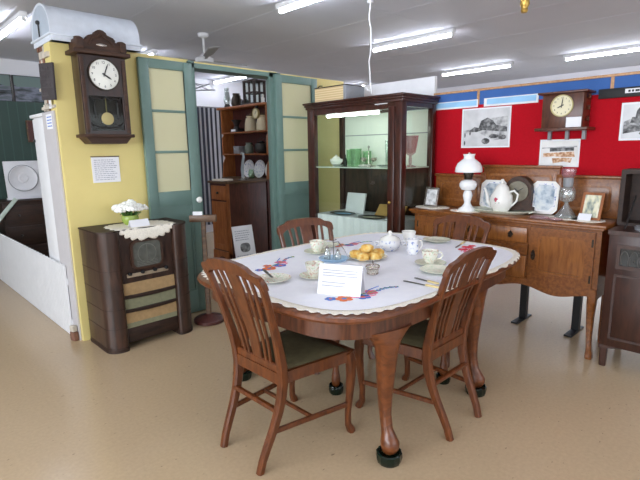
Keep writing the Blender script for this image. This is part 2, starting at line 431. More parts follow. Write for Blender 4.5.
# broken end of that wall: brick and mortar above the cupboard
mb = MB(); z = 1.83
rows = 0
while z < 2.28:
    y = 4.10
    while y < 4.26:
        w = random.uniform(0.05, 0.09)
        mb.cur = 0 if random.random() < 0.5 else 1
        mb.box(1.165+random.uniform(-0.008, 0.008), 1.5, y, min(y+w-0.006, 4.27), z, z+0.05)
        y += w
    z += 0.055; rows += 1
mb.cur = 1
mb.box(1.18, 1.5, 4.092, 4.265, 0, 1.83)
struct(mb.build('wall_yellow_end', ['brick', 'rubble']))
mb = MB(); mb.cur = 0
mb.box(1.145, 1.16, 4.0, 4.27, 1.98, 2.0); mb.box(1.145, 1.16, 3.955, 4.27, 1.84, 1.86)
for z in (1.90, 2.05, 2.12, 2.2): mb.box(1.142, 1.16, 3.965, 4.085, z, z+0.035)
struct(mb.build('trim_3', 'rubble'))
# white partition behind the display cabinet
struct(MB().box(4.06, 4.10, 2.56, 3.63, 0, 2.165).build('wall_partition', 'white'))
# door frame
mb = MB()
mb.box(2.255, 2.315, 3.925, 4.11, 0, 2.29); mb.box(3.265, 3.31, 3.93, 4.11, 0, 2.28); mb.box(3.165, 3.31, 3.925, 3.95, 0, 2.28); mb.box(2.255, 3.31, 3.925, 4.11, 2.235, 2.275)
struct(mb.build('trim_4', 'green'))

def door(name, x0, x1, z1, y0):
    y1 = y0+0.04; st = 0.085
    mb = MB()
    mb.box(x0, x0+st, y0, y1, 0.01, z1, 0.004); mb.box(x1-st, x1, y0, y1, 0.01, z1, 0.004)
    mb.box(x0+st, x1-st, y0, y1, z1-0.075, z1, 0.004)
    mb.box(x0+st, x1-st, y0, y1, 1.03, 1.16, 0.004); mb.box(x0+st, x1-st, y0, y1, 0.01, 0.22, 0.004)
    mb.box(x0+st, x1-st, y0+0.015, y1-0.005, 0.22, 1.03)
    mb.ring([(x0+st, .22), (x1-st, .22), (x1-st, 1.03), (x0+st, 1.03)], [(x0+st+.02, .24), (x1-st-.02, .24), (x1-st-.02, 1.01), (x0+st+.02, 1.01)], 'xz', y0+0.006, y0+0.016)
    zt = z1-0.075; hs = (zt-1.16)/3
    for k in (1, 2): mb.box(x0+st, x1-st, y0+0.008, y1-0.008, 1.16+k*hs-0.011, 1.16+k*hs+0.011, 0.003)
    o = struct(mb.build(name, 'green'))
    mb = MB(); mb.box(x0+st, x1-st, y0+0.018, y0+0.023, 1.16, zt)
    mb.build('glass_pane', 'obscure', o)
    return o
d1 = door('door_1', 1.785, 2.27, 2.262, 3.885)
kb = MB().lathe([(0.0, 0), (0.012, 0), (0.012, 0.02), (0.026, 0.03), (0.028, 0.045), (0.018, 0.058), (0, 0.06)])
kb.xform(lambda v: Vector((2.235+v.x, 3.885-v.z, 1.07+v.y))); kb.build('door_knob', 'china', d1, label='white china door knob')
door('door_2', 3.21, 3.80, 2.262, 3.885)

# ================================================================ FLUORESCENT LIGHTS
def tube_light(x, y0, y1, label, group=None):
    t = thing('ceiling_light', label, 'light', (x, (y0+y1)/2, CEIL), 0, group); L = (y1-y0)/2
    MB().box(-0.03, 0.03, -L-0.02, L+0.02, -0.046, 0.0, 0.004).build('batten', 'white', t)
    for s in (-1, 1): MB().box(-0.016, 0.016, s*(L-0.004)-0.012, s*(L-0.004)+0.012, -0.082, -0.040, 0.004).build('tube_holder', 'white', t)
    mb = MB().tube([(0, -L+0.01, -0.065), (0, L-0.01, -0.065)], 0.0155, 12); mb.build('tube', 'tube', t)
    return t
tube_light(4.93, 2.90, 4.02, 'fluorescent tube on the ceiling above the display cabinet')
tube_light(7.46, 3.36, 4.56, 'fluorescent tube on the ceiling beyond the display cabinet, far row')
tube_light(7.56, 1.30, 2.62, 'fluorescent tube on the ceiling beyond the red display board at right')
tube_light(2.94, 2.24, 3.47, 'fluorescent tube cut by the top edge above the dining table')
tube_light(1.33, 5.18, 6.38, 'fluorescent tube on the ceiling at the far left above the picket fence')
tube_light(4.93, 6.48, 7.70, 'fluorescent tube seen through the green framed doorway')
tube_light(2.96, 5.95, 7.15, 'fluorescent tube glimpsed above the yellow wall beside the white tank')
BG = 'added ceiling tubes out of view, for brightness'
for x, y in ((-1.2, 2.4), (-1.2, -1.2), (1.2, -1.2), (3.6, -1.2), (1.2, 0.4), (6.2, -1.6), (7.5, 6.9)):  # extra tubes placed out of view to brighten the room
    tube_light(x, y-0.6, y+0.6, 'added white fluorescent batten on the ceiling outside the view', BG)
SHEET = lambda t, mat, P, x: MB().prism(P, 'yz', x-.0004, x).build('print_detail', mat, t)

# ================================================================ DISPLAY BOARD
t = thing('display_board', 'long red felt display board with blue header and tan top rail', 'display board', (4.05, 0, 0))
MB().box(-0.012, 0.03, -0.6, 2.55, 0.50, 1.868).build('red_panel', 'red', t)
MB().box(-0.010, 0.028, -0.6, 2.55, 1.868, 1.985).build('blue_header', 'blue', t)
MB().box(-0.02, 0.035, -0.6, 2.55, 1.985, 2.004, 0.003).build('top_rail', 'rail', t)
for y in (2.10, 1.06): MB().box(-0.016, -0.010, y-0.011, y+0.011, 1.868, 1.99).build('cover_strip', 'rail', t)
for y in (1.60, 1.17, 2.40, 0.05):
    p = MB().box(0.0, 0.05, y-0.028, y+0.028, 0.012, 0.52).build('post', 'black', t)
    MB().box(-0.16, 0.14, y-0.03, y+0.03, 0, 0.014, 0.003).build('foot', 'black', p)

def wallpic(label, y0, y1, z0, z1, mat, border=0.012, name='picture', cat='picture', x=4.036, rz=0.0, group=None):
    t = thing(name, label, cat, (x, (y0+y1)/2, (z0+z1)/2)); t.rotation_euler = (rz, 0, 0)
    w, h = (y1-y0)/2, (z1-z0)/2
    MB().box(-0.004, 0.002, -w, w, -h, h).build('mount', 'paper', t)
    MB().box(-0.006, -0.003, -w+border, w-border, -h+border, h-border).build('print', mat, t)
    return t
BW = [(34, 34, 36), (96, 96, 98), (150, 150, 152), (206, 206, 206)]
DK_ = photo('print_dark', [(40, 40, 42), (90, 90, 92), (150, 150, 150)], (22, 22, 22), seed=1)
MD_ = photo('print_mid', [(120, 120, 122), (176, 176, 178), (206, 206, 206)], (16, 16, 16), seed=2)
def shapes(t, lst):
    for k, (m, P) in enumerate(lst): MB().prism([(-y, z) for y, z in P], 'yz', -.0068-.0002*k, -.0058-.0002*k).build('print_detail', m, t)
p1 = wallpic('large black and white street photograph on the red board left of the clock', 1.795, 2.245, 1.495, 1.838, photo('street_print', [(196, 196, 198), (218, 218, 220)], (6, 6, 6), seed=1))
el = lambda y, z, a, b_, N=14: [(y+a*math.cos(2*PI*k/N), z+b_*math.sin(2*PI*k/N)) for k in range(N)]
shapes(p1, [(MD_, [(-.20, -.02), (-.05, .0), (.2, -.06), (.2, -.10), (.08, -.11), (-.08, -.03), (-.20, -.05)]), (MD_, [(.0, .05), (.06, .08), (.2, .09), (.2, -.06), (.04, -.02)]),
    (DK_, [(-.16, -.03), (-.10, .01), (-.06, .0), (-.04, .06), (.02, .085), (.07, .06), (.10, .02), (.2, .0), (.2, -.04), (.08, -.03), (-.02, -.02), (-.08, -.035)]),
    (DK_, el(.085, -.075, .045, .018)), (DK_, el(.16, -.085, .035, .02)), (DK_, el(.01, -.115, .038, .026)), (DK_, el(-.19, -.06, .008, .02)), (DK_, el(-.19, -.13, .007, .02)), (DK_, el(-.14, -.045, .008, .018))])
p2 = wallpic('tinted print of a building below the hanging wall clock', 1.24, 1.54, 1.335, 1.55, photo('tinted_print', [(224, 222, 220), (238, 236, 234)], (6, 6, 6), seed=2.3))
TAN_ = photo('print_tan', [(150, 96, 60), (206, 160, 120), (232, 214, 196)], (30, 30, 30), seed=3)
shapes(p2, [(MD_, [(-.13, .045), (.13, .055), (.13, .045), (-.13, .036)]), (DK_, [(-.07, .04), (.11, .045), (.11, .018), (-.07, .012)]), (TAN_, [(-.12, -.0), (.11, .012), (.12, -.03), (.03, -.03), (-.04, -.025), (-.12, -.03)]), (TAN_, [(-.05, -.04), (.03, -.035), (.10, -.04), (.09, -.075), (.04, -.065), (-.04, -.08)])])
p3 = wallpic('black and white photograph at right edge beside the wall clock', 0.56, 0.985, 1.53, 1.795, photo('right_print', [(206, 208, 212), (222, 224, 226)], (6, 6, 6), seed=4), border=0.014)
shapes(p3, [(MD_, [(-.19, -.0), (-.12, .03), (.19, .02), (.19, -.06), (-.19, -.06)]), (DK_, [(-.15, -.01), (-.14, .03), (-.12, .03), (-.115, .07), (-.10, .095), (-.085, .07), (-.08, .03), (-.02, .02), (.06, .05), (.19, .03), (.19, -.02)]),
    (DK_, [(-.19, -.02), (-.10, -.03), (.0, -.03), (.19, -.04), (.19, -.08), (.02, -.085), (-.10, -.07), (-.19, -.085)]), (DK_, el(-.06, -.085, .03, .012)), (DK_, el(.05, -.10, .03, .014))])
t = thing('poster', 'light blue strip poster at the top of the red board next to the hanging clock', 'poster', (4.035, 1.81, 1.878))
MB().box(-0.004, 0.002, -0.232, 0.232, -0.032, 0.038).build('sheet', 'white', t)
MB().box(-0.006, -0.003, -0.215, 0.205, -0.016, 0.030).build('print', 'sky_paper', t)
t = thing('poster', 'light blue strip poster at the top left of the red board above the street photograph', 'poster', (4.035, 2.31, 1.878))
MB().box(-.004, .002, -.21, .225, -.030, .036).build('sheet', 'white', t); MB().box(-.006, -.003, -.20, .215, -.016, .028).build('print', 'sky_paper', t)
t = thing('banner', 'long black banner with small white lettering along the board top right', 'banner', (4.03, 0.55, 1.868))
MB().box(-0.012, 0.006, -0.55, 0.59, -0.034, 0.034, 0.003).build('board', 'black', t)
mb = MB(); mb.box(-0.0135, -0.012, -0.10, 0.42, -0.008, 0.022); mb.build('white_strip', 'paper', t)
mb = MB(); y = 0.40
while y > -0.08:
    w = random.uniform(0.012, 0.03); mb.box(-0.0145, -0.0133, y-w, y, -0.001, 0.014); y -= w+0.008
mb.build('lettering', 'ink_dark', t)
# price card clipped under clock is added with the clock
# ================================================================ DINING CHAIRS
BACK = [(-.135, 0), (-.118, .06), (-.088, .13), (-.046, .22), (-.012, .32), (0, .42), (-.006, .50), (-.032, .62), (-.072, .75), (-.108, .87), (-.157, .985)]
def bx_at(z):
    for (x0, z0), (x1, z1) in zip(BACK, BACK[1:]):
        if z <= z1: return x0+(x1-x0)*(z-z0)/(z1-z0)
    return BACK[-1][0]
HALFW = [(0, .152), (.12, .160), (.28, .172), (.42, .180), (.55, .186), (.72, .200), (.86, .212), (1.0, .220)]
def hw_at(z):
    for (z0, a), (z1, b) in zip(HALFW, HALFW[1:]):
        if z <= z1: return a+(b-a)*(z-z0)/(z1-z0)
    return HALFW[-1][1]
def make_dining_chair(label):
    t = thing('dining_chair', label, 'chair', (0, 0, 0), 0, 'dining chairs around the table')
    for s in (-1, 1):      # rear leg runs up into the back post
        zs = [0, .06, .12, .20, .28, .35, .42, .50, .58, .66, .74, .82, .90, .935]
        wd = [(.033, .036), (.034, .037), (.035, .040), (.036, .043), (.036, .046), (.036, .050), (.036, .052), (.036, .050), (.035, .044), (.034, .038), (.033, .034), (.032, .032), (.032, .030), (.032, .028)]
        MB().strip([(bx_at(z), s*hw_at(z), z) for z in zs], wd).build('rear_leg', 'chair', t)
        zf = [(.405, s*.225, .455), (.422, s*.229, .40), (.424, s*.230, .33), (.414, s*.228, .22), (.402, s*.226, .12), (.402, s*.227, .05), (.418, s*.231, .018), (.424, s*.233, 0)]
        wf = [(.046, .052), (.048, .054), (.044, .048), (.036, .036), (.030, .030), (.030, .032), (.036, .042), (.036, .040)]
        MB().strip(zf, wf).build('front_leg', 'chair', t)
        MB().strip([(-.06, s*.164, .185), (.40, s*.226, .165)], (.018, .026)).build('side_stretcher', 'chair', t)
    MB().strip([(-.035, -.168, .285), (-.035, .168, .285)], (.022, .028), side=(0, 0, 1)).build('rear_stretcher', 'chair', t)
    MB().strip([(.17, -.195, .177), (.17, .195, .177)], (.018, .022), side=(0, 0, 1)).build('cross_stretcher', 'chair', t)
    # seat frame and drop-in cushion
    A = [(-.018, -.175), (.44, -.245), (.44, .245), (-.018, .175)]
    B = [(.02, -.15), (.40, -.212), (.40, .212), (.02, .15)]
    MB().ring(A, B, 'xy', .405, .462).build('seat_frame', 'chair', t)
    mb = MB(); n = 14; vs = []; fs = []
    for i in range(n+1):
        for j in range(n+1):
            u, v = i/n, j/n
            x = .012+u*.398; hw = .158+(.222-.158)*u; e = min(u, 1-u, v, 1-v)
            vs.append((x, -hw+2*hw*v, .462+.024*min(1, (e/.22))**.5))
    for i in range(n):
        for j in range(n): a = i*(n+1)+j; fs.append((a, a+1, a+n+2, a+n+1))
    base = len(vs)
    mb.add(vs, fs); mb.prism([(.012, -.158), (.41, -.222), (.41, .222), (.012, .158)], 'xy', .43, .4622)
    mb.build('seat', 'seat', t, angle=60)
    MB().strip([(.0, -.178, .468), (.0, .178, .468)], (.060, .026), side=(0, 0, 1)).build('lower_back_rail', 'chair', t)
    # shaped top rail
    top = [(-.236, .895), (-.238, .925), (-.232, .945), (-.218, .957), (-.185, .964), (-.166, .970), (-.152, .980), (-.138, .988), (-.10, .995), (-.05, .999), (0, 1.0)]
    low = [(0, .945), (-.06, .943), (-.12, .936), (-.17, .925), (-.195, .908), (-.205, .893)]
    half = top+low
    poly = top+[(-y, z) for y, z in reversed(top[:-1])]+[(-y, z) for y, z in reversed(low[1:])]+low
    mb = MB().prism(poly, 'yz', -.014, .014)
    mb.xform(lambda v: Vector((bx_at(min(v.z, .985))+v.x, v.y, v.z))); mb.build('top_rail', 'chair', t)
    def slat(y0, y1, w0, w1, name, th=.012):
        zs = [.485, .55, .62, .70, .78, .86, .95]
        pts = [(bx_at(z)+.002, y0+(y1-y0)*(i/6), z) for i, z in enumerate(zs)]
        MB().strip(pts, [(w0+(w1-w0)*i/6, th) for i in range(7)]).build(name, 'chair', t)
    slat(0, 0, .070, .096, 'splat')
    for s in (-1, 1):
        slat(s*.066, s*.090, .016, .020, 'slat'); slat(s*.100, s*.140, .016, .020, 'slat')
    return t
ch = make_dining_chair('dining chair at the near left end of the table, its back to the camera')
place(ch, (1.312, 1.785, 0), 0.0, 'dining chair at the near left end of the table, its back to the camera')
c2 = copy_tree(ch); place(c2, (2.185, 1.265, 0), PI/2, 'dining chair pushed in at the near right side of the table')
c3 = copy_tree(ch); place(c3, (3.185, 1.82, 0), PI, 'dining chair at the far end of the table, in front of the sideboard')
c4 = copy_tree(ch); place(c4, (2.40, 2.515, 0), -PI/2-0.26, 'dining chair behind the far side of the table, by the green doorway')

ch.scale = (1, 1, 1.018); c3.scale = (1, 1, .985); c4.scale = (1, 1, .985)
# ================================================================ DINING TABLE
TX, TY = 2.28, 1.895
TROT = math.radians(1.4)
def trot(x, y): return (x*math.cos(TROT)-y*math.sin(TROT), x*math.sin(TROT)+y*math.cos(TROT))
t = thing('dining_table', 'oval wooden dining table laid for tea under a white cloth', 'table', (TX, TY, 0))
mb = MB(); N = 120
prof = [(-.012, .758), (0, .763), (.006, .775), (0, .788), (-.012, .792)]
loops = [[trot(*p) for p in superell(.972+d, .712+d, 4.6, N)] for d, z in prof]
vs = [(p[0], p[1], prof[i][1]) for i, L in enumerate(loops) for p in L]; fs = []
for i in range(len(prof)-1):
    for k in range(N): k2 = (k+1) % N; fs.append((i*N+k, i*N+k2, (i+1)*N+k2, (i+1)*N+k))
fs.append(tuple(reversed(range(N)))); fs.append(tuple((len(prof)-1)*N+k for k in range(N)))
mb.add(vs, fs); mb.build('tabletop', 'table', t)
MB().ring([trot(*p) for p in superell(.912, .652, 4.6, N)], [trot(*p) for p in superell(.882, .622, 4.6, N)], 'xy', .662, .760).build('apron', 'apron', t)
LEGS = [(-.593, -.60, -PI/2-.28, True), (.29, -.585, -PI/2, True), (-.593, .55, PI/2, True), (.29, .56, PI/2, True), (.28, -.405, -PI/2, False), (-.30, .005, 0, False)]
for lx, ly, a, big in LEGS:
    # cabriole leg: winged knee, tapering to the ankle, ball foot
    mb = MB()
    if big:
        zs = [.045, .06, .085, .11, .135, .17, .24, .32, .42, .52, .58, .615, .65, .675]
        wd = [(.040, .040), (.070, .075), (.088, .096), (.090, .096), (.074, .080), (.056, .062), (.052, .058), (.062, .066), (.080, .078), (.094, .088), (.110, .094), (.140, .100), (.215, .108), (.285, .112)]
        off = [.042, .044, .048, .048, .038, .022, .008, .004, .006, .012, .014, .012, .006, .0]
    else:
        zs = [.045, .06, .09, .12, .16, .24, .36, .48, .60, .758]
        wd = [(.03, .03), (.05, .05), (.058, .058), (.05, .05), (.036, .036), (.034, .034), (.044, .044), (.056, .056), (.062, .062), (.066, .066)]
        off = [0]*10
    n = len(zs); seg = 20; vs = []; fs = []
    ca, sa = math.cos(a), math.sin(a)
    for z, (w, d), o_ in zip(zs, wd, off):
        e = 2.0 if z < .2 else 2.8
        for k in range(seg):
            th = 2*PI*k/seg; c, s_ = math.cos(th), math.sin(th)
            v = w/2*abs(c)**(2/e)*(1 if c >= 0 else -1); u = o_+d/2*abs(s_)**(2/e)*(1 if s_ >= 0 else -1)
            vs.append((lx+u*ca-v*sa, ly+u*sa+v*ca, z))
    for i in range(n-1):
        for k in range(seg): k2 = (k+1) % seg; fs.append((i*seg+k, i*seg+k2, (i+1)*seg+k2, (i+1)*seg+k))
    fs.append(tuple(reversed(range(seg)))); fs.append(tuple((n-1)*seg+k for k in range(seg)))
    mb.add(vs, fs); mb.build('leg', 'table', t)
CUPL = ['dark green glass caster cup under the near corner leg of the table', 'dark green glass caster cup under the right side table leg, behind the chair',
        'dark green glass caster cup under the far left table leg', 'dark green glass caster cup under the far right table leg',
        'dark glass caster cup under the inner right table leg', 'dark glass caster cup under the middle table leg']
for (lx, ly, a, big), lb in zip(LEGS, CUPL):
    d = .042 if big else 0
    o = thing('caster_cup', lb, 'caster cup', (TX+lx+d*math.cos(a), TY+ly+d*math.sin(a), 0), 0, 'glass caster cups under the table legs')
    r = .062 if big else .045
    mb = MB(); prof = [(r*.86, 0), (r*.9, .004), (r, .03), (r*.98, .052), (r*.92, .056), (r*.82, .053), (r*.78, .043), (0, .043)]
    vs = []; fs = []; seg = 36
    for rr, z in prof:
        for k in range(seg):
            q = rr*(1+(.05 if k % 3 == 0 else 0)*(1 if .003 < z < .055 and rr > r*.85 else 0)); th = 2*PI*k/seg
            vs.append((q*math.cos(th), q*math.sin(th), z))
    for i in range(len(prof)-1):
        for k in range(seg): k2 = (k+1) % seg; fs.append((i*seg+k, i*seg+k2, (i+1)*seg+k2, (i+1)*seg+k))
    fs.append(tuple(reversed(range(seg)))); mb.add(vs, fs); mb.build('cup', 'cupglass', o)

# tablecloth: flat sheet, scalloped lace edge, drooping where it passes the table edge
ZC = .7945
t = thing('tablecloth', 'white embroidered tablecloth with scalloped lace edge on the dining table', 'tablecloth', (TX, TY, ZC))
def droop(p):
    x, y = trot(p.x, p.y) if False else (p.x*math.cos(TROT)+p.y*math.sin(TROT), -p.x*math.sin(TROT)+p.y*math.cos(TROT))
    r = (abs(x)/.975)**4.6+(abs(y)/.715)**4.6
    if r <= 1: return p
    k = r**(-1/4.6); ex, ey = x*k, y*k; d = math.hypot(x-ex, y-ey); ux, uy = (x-ex)/d, (y-ey)/d
    qx, qy = trot(ex+ux*min(d, .008+.15*d), ey+uy*min(d, .008+.15*d))
    return Vector((qx, qy, p.z-max(0, d-.006)*.97))
def cloth_pt(q, r0, N): pass
rc = math.radians(0.2); cc, ss = math.cos(rc), math.sin(rc); CX, CY = .024, .0
def cl(p, z): 
    x, y = p; return Vector((CX+x*cc-y*ss, CY+x*ss+y*cc, z))
N = 180; vs = [(CX, CY, .003)]; fs = []
fr = [.2, .4, .6, .75, .86, .92, .95, .97, .985, 1.0]
for f in fr:
    for p in superell(.962*f, .705*f, 4.3, N): vs.append(tuple(droop(cl(p, .003))))
for k in range(N): fs.append((0, 1+k, 1+(k+1) % N))
for i in range(len(fr)-1):
    for k in range(N): k2 = (k+1) % N; fs.append((1+i*N+k, 1+(i+1)*N+k, 1+(i+1)*N+k2, 1+i*N+k2))
o = MB().add(vs, fs).build('cloth', 'cloth', t, angle=80)
so = o.modifiers.new('thickness', 'SOLIDIFY'); so.thickness = .002; so.offset = 0
# lace border
N = 360; vs = []; fs = []
rows = [0.962, .98, .995, 1.01, 1.022]
for i, f in enumerate(rows):
    for k in range(N):
        sc = abs(math.sin(k*PI/6.0))
        g = f if i < 3 else f-.014*(i-2)*(1-sc)
        p = superell_pt = None
        th = 2*PI*k/N; c, s_ = math.cos(th), math.sin(th)
        p = (.962*g*abs(c)**(2/4.3)*(1 if c >= 0 else -1), .705*g*abs(s_)**(2/4.3)*(1 if s_ >= 0 else -1))
        vs.append(tuple(droop(cl(p, .0046))))
for i in range(len(rows)-1):
    for k in range(N): k2 = (k+1) % N; fs.append((i*N+k, (i+1)*N+k, (i+1)*N+k2, i*N+k2))
o = MB().add(vs, fs).build('lace_border', 'lace', t, angle=80, label='ecru scalloped lace border')
so = o.modifiers.new('thickness', 'SOLIDIFY'); so.thickness = .0016; so.offset = 0
# embroidered sprays
def spray(x, y, rot, s, flip=1):
    x, y = x*.958, y*.958
    mb = MB(); ca, sa = math.cos(rot), math.sin(rot)
    def P(u, v): return (x-TX+s*(u*ca-v*sa*flip), y-TY+s*(u*sa+v*ca*flip))
    def petal(u, v, r, mi):
        mb.cur = mi; c = P(u, v)
        for k in range(5):
            a = 2*PI*k/5; mb.lathe([(r*s*.55, 0), (0, .0012)], (c[0]+r*s*.6*math.cos(a), c[1]+r*s*.6*math.sin(a), .0052), 8)
        mb.cur = 0 if mi else 1; mb.lathe([(r*s*.35, 0), (0, .0018)], (c[0], c[1], .0056), 8)
    def stem(pts, mi, w=.004):
        mb.cur = mi; mb.tube([(*P(*p), .0046) for p in pts], w*s*2.2, 5)
    stem([(0, 0), (.25, .06), (.5, .02), (.8, .10), (1.05, .06)], 3); stem([(.1, .02), (.25, -.12), (.5, -.10)], 2)
    stem([(.4, .03), (.55, .16), (.8, .24)], 1)
    petal(0, 0, .12, 0); petal(.28, -.07, .11, 1); petal(.50, .05, .11, 2); petal(-.17, .10, .08, 1); petal(.16, .14, .08, 0)
    for u, v in ((.66, .06), (.75, .09), (.84, .10), (.93, .09), (1.0, .06)): petal(u, v, .04, random.choice((1, 3, 2)))
    return mb
mats = ['t_orange', 't_blue', 't_pink', 't_green']
spray(1.665, 1.535, -.25, .33).build('embroidery', mats, t); spray(1.80, 2.30, .35, .33).build('embroidery', mats, t)
spray(2.60, 2.46, -.3, .30).build('embroidery', mats, t); spray(3.20, 1.70, 3.6, .32).build('embroidery', ['t_red', 't_red', 't_pink', 't_red'], t)

# ================================================================ RADIOGRAM
t = thing('console_radio', 'dark walnut console radio with rounded columns beside the green door', 'radio', (1.205, 3.485, 0))
W, D, H = .715, .43, .925
def colpoly(x0, x1, left):
    r = .10; pts = []
    if left:
        for k in range(13): a = PI+PI/2*k/12; pts.append((x0+r+r*math.cos(a), r+r*math.sin(a)))
        for k in range(5): a = -PI/2+PI/2*k/4; pts.append((x1-.03+.03*math.cos(a), .03+.03*math.sin(a)))
        pts += [(x1, D), (x0, D)]
    else:
        for k in range(5): a = PI+PI/2*k/4; pts.append((x0+.03+.03*math.cos(a), .03+.03*math.sin(a)))
        for k in range(13): a = -PI/2+PI/2*k/12; pts.append((x1-r+r*math.cos(a), r+r*math.sin(a)))
        pts += [(x1, D), (x0, D)]
    return pts
CW = .145
for L, x0, x1 in ((True, 0, CW), (False, W-CW, W)):
    c = MB().prism(colpoly(x0, x1, L), 'xy', 0.0, H).build('column', 'walnut', t)
    mb = MB()
    for z in (.035, .19, .34, .49, .64):
        q = [(x0-.0015+(p[0]-x0)*(1+.003/CW), -.0015+p[1]*1.003) for p in colpoly(x0, x1, L)]
        mb.prism(q, 'xy', z-.0025, z+.0025)
    q = [(x0-.003+(p[0]-x0)*(1+.006/CW), -.003+p[1]*1.006) for p in colpoly(x0, x1, L)]
    mb.prism(q, 'xy', 0, .026); mb.build('inlay_band', 'walnut_dark', c)
MB().box(CW, W-CW, .045, D, .10, H-.005).build('front_panel', 'walnut', t)
mb = MB(); tp = [(p[0]-.004 if p[0] < .1 else p[0], p[1]-.004) for p in colpoly(0, CW, True)[:-2]]
poly = tp[:13]+[(CW, .03), (W-CW, .03)]+[(p[0]+.004, p[1]-.004) for p in colpoly(W-CW, W, False)[5:-2]]+[(W+.004, D), (-.004, D)]
mb.prism(poly, 'xy', H, H+.012); mb.build('top', 'walnut_dark', t)
f = MB().ring(rrect(.225, .485, .615, .845, .05), rrect(.243, .467, .633, .827, .036), 'xz', .026, .05).build('dial_frame', 'clock_dark', t)
MB().prism(rrect(.240, .470, .630, .830, .036), 'xz', .034, .046).build('dial_glass', 'dialglass', f)
mb = MB(); mb.ring(circ(.355, .735, .075), circ(.355, .735, .070), 'xz', .0325, .0338); mb.box(.353, .357, .0322, .0338, .65, .80)
for k in range(4): mb.box(.27, .44, .0325, .0338, .64+k*.012, .643+k*.012)
mb.build('dial_marking', 'faint_mark', f)
MB().box(.185, .520, .034, .048, .562, .590, .004).build('control_strip', 'panel_cream', t)
for x in (.205, .305, .405, .50):
    mb = MB().lathe([(.015, 0), (.015, .006), (.012, .020), (.009, .023), (0, .023)], seg=16)
    mb.xform(lambda v: Vector((x+v.x, .035-v.z, .592+v.y))); mb.build('knob', 'black', t)
for z0, z1, m in ((.425, .520, 'grillcloth'), (.315, .405, 'grillcloth_green'), (.205, .295, 'grillcloth'), (.165, .205, 'grillcloth_green')):
    MB().box(CW+.004, W-CW-.004, .036, .046, z0, z1).build('speaker_cloth', m, t)
for z in (.415, .305): MB().strip([(CW+.002, .034, z), (.25, .026, z-.003), (.35, .022, z-.004), (.45, .026, z-.003), (W-CW-.002, .034, z)], (.026, .02), side=(0, 0, 1)).build('grille_bar', 'walnut_dark', t)
MB().box(CW, W-CW, .030, .30, .05, .165, .006).build('plinth', 'walnut_dark', t)
RZ = .937
# doily
t = thing('doily', 'white crocheted doily hanging over the front of the console radio', 'doily', (1.575, 3.63, RZ))
vs = []; fs = []; N = 96
def dpt(k, f):
    a = 2*PI*k/N; sc = 1+.10*abs(math.sin(k*PI/4)) if f > .9 else 1
    x = .235*f*sc*abs(math.cos(a))**.75*(1 if math.cos(a) >= 0 else -1); y = .205*f*sc*abs(math.sin(a))**.75*(1 if math.sin(a) >= 0 else -1)
    z = .002; ed = -.118
    if y < ed: z -= (ed-y)*.95; y = ed-.004
    if y > .20: y = .20
    return (x, y, z)
vs.append((0, 0, .002))
for f in (.3, .5, .65, .8, .92, 1.0):
    for k in range(N): vs.append(dpt(k, f))
for k in range(N): fs.append((0, 1+k, 1+(k+1) % N))
for i in range(5):
    for k in range(N): k2 = (k+1) % N; fs.append((1+i*N+k, 1+(i+1)*N+k, 1+(i+1)*N+k2, 1+i*N+k2))
o = MB().add(vs, fs).build('crochet', 'lace', t, angle=80); so = o.modifiers.new('thickness', 'SOLIDIFY'); so.thickness = .0015; so.offset = 0
# flowers
t = thing('flower_vase', 'green glass bowl of white artificial flowers on the console radio', 'flowers', (1.535, 3.72, RZ+.004))
MB().lathe([(.04, 0), (.045, .005), (.062, .03), (.066, .055), (.058, .075), (.05, .075), (.056, .055), (.04, .012), (0, .012)]).build('bowl', 'vaseglass', t)
mb = MB()
for k in range(26):
    a = random.uniform(0, 2*PI); r = random.uniform(.03, .10)
    p0 = (0.5*r*math.cos(a), .5*r*math.sin(a), .06); p1 = (r*math.cos(a), r*math.sin(a), random.uniform(.07, .12))
    mb.strip([p0, ((p0[0]+p1[0])/2, (p0[1]+p1[1])/2, p1[2]+.01), p1], [(.008, .002), (.026, .002), (.006, .002)], side=(-math.sin(a), math.cos(a), 0))
mb.build('leaves', 'leaf', t)
for k in range(17):
    a = k*2.4; r = .115*math.sqrt((k+.3)/17); c = (r*math.cos(a)*1.05, r*math.sin(a)*.8, .172-.42*r+random.uniform(-.008, .008))
    mb = MB()
    for ring, (rr, n, zz) in enumerate(((.030, 7, -.006), (.021, 6, .004), (.010, 4, .012))):
        for j in range(n):
            b_ = 2*PI*j/n+ring*.5
            mb.ball((c[0]+rr*math.cos(b_), c[1]+rr*math.sin(b_), c[2]+zz+random.uniform(-.003, .003)), (.016, .016, .012), 8, 5)
    mb.build('bloom', 'flower_white', t)
    MB().tube([(c[0]*.3, c[1]*.3, .03), (c[0]*.8, c[1]*.8, c[2]-.03), (c[0], c[1], c[2]-.006)], .0022, 6).build('flower_stem', 'leaf', t)
t = thing('note_card', 'small white folded card on the doily in front of the flowers', 'card', (1.54, 3.575, RZ+.004))
MB().prism([(-.028, 0), (0, .052), (.028, 0), (.026, 0), (0, .048), (-.026, 0)], 'yz', -.075, .075).build('card', 'paper', t)

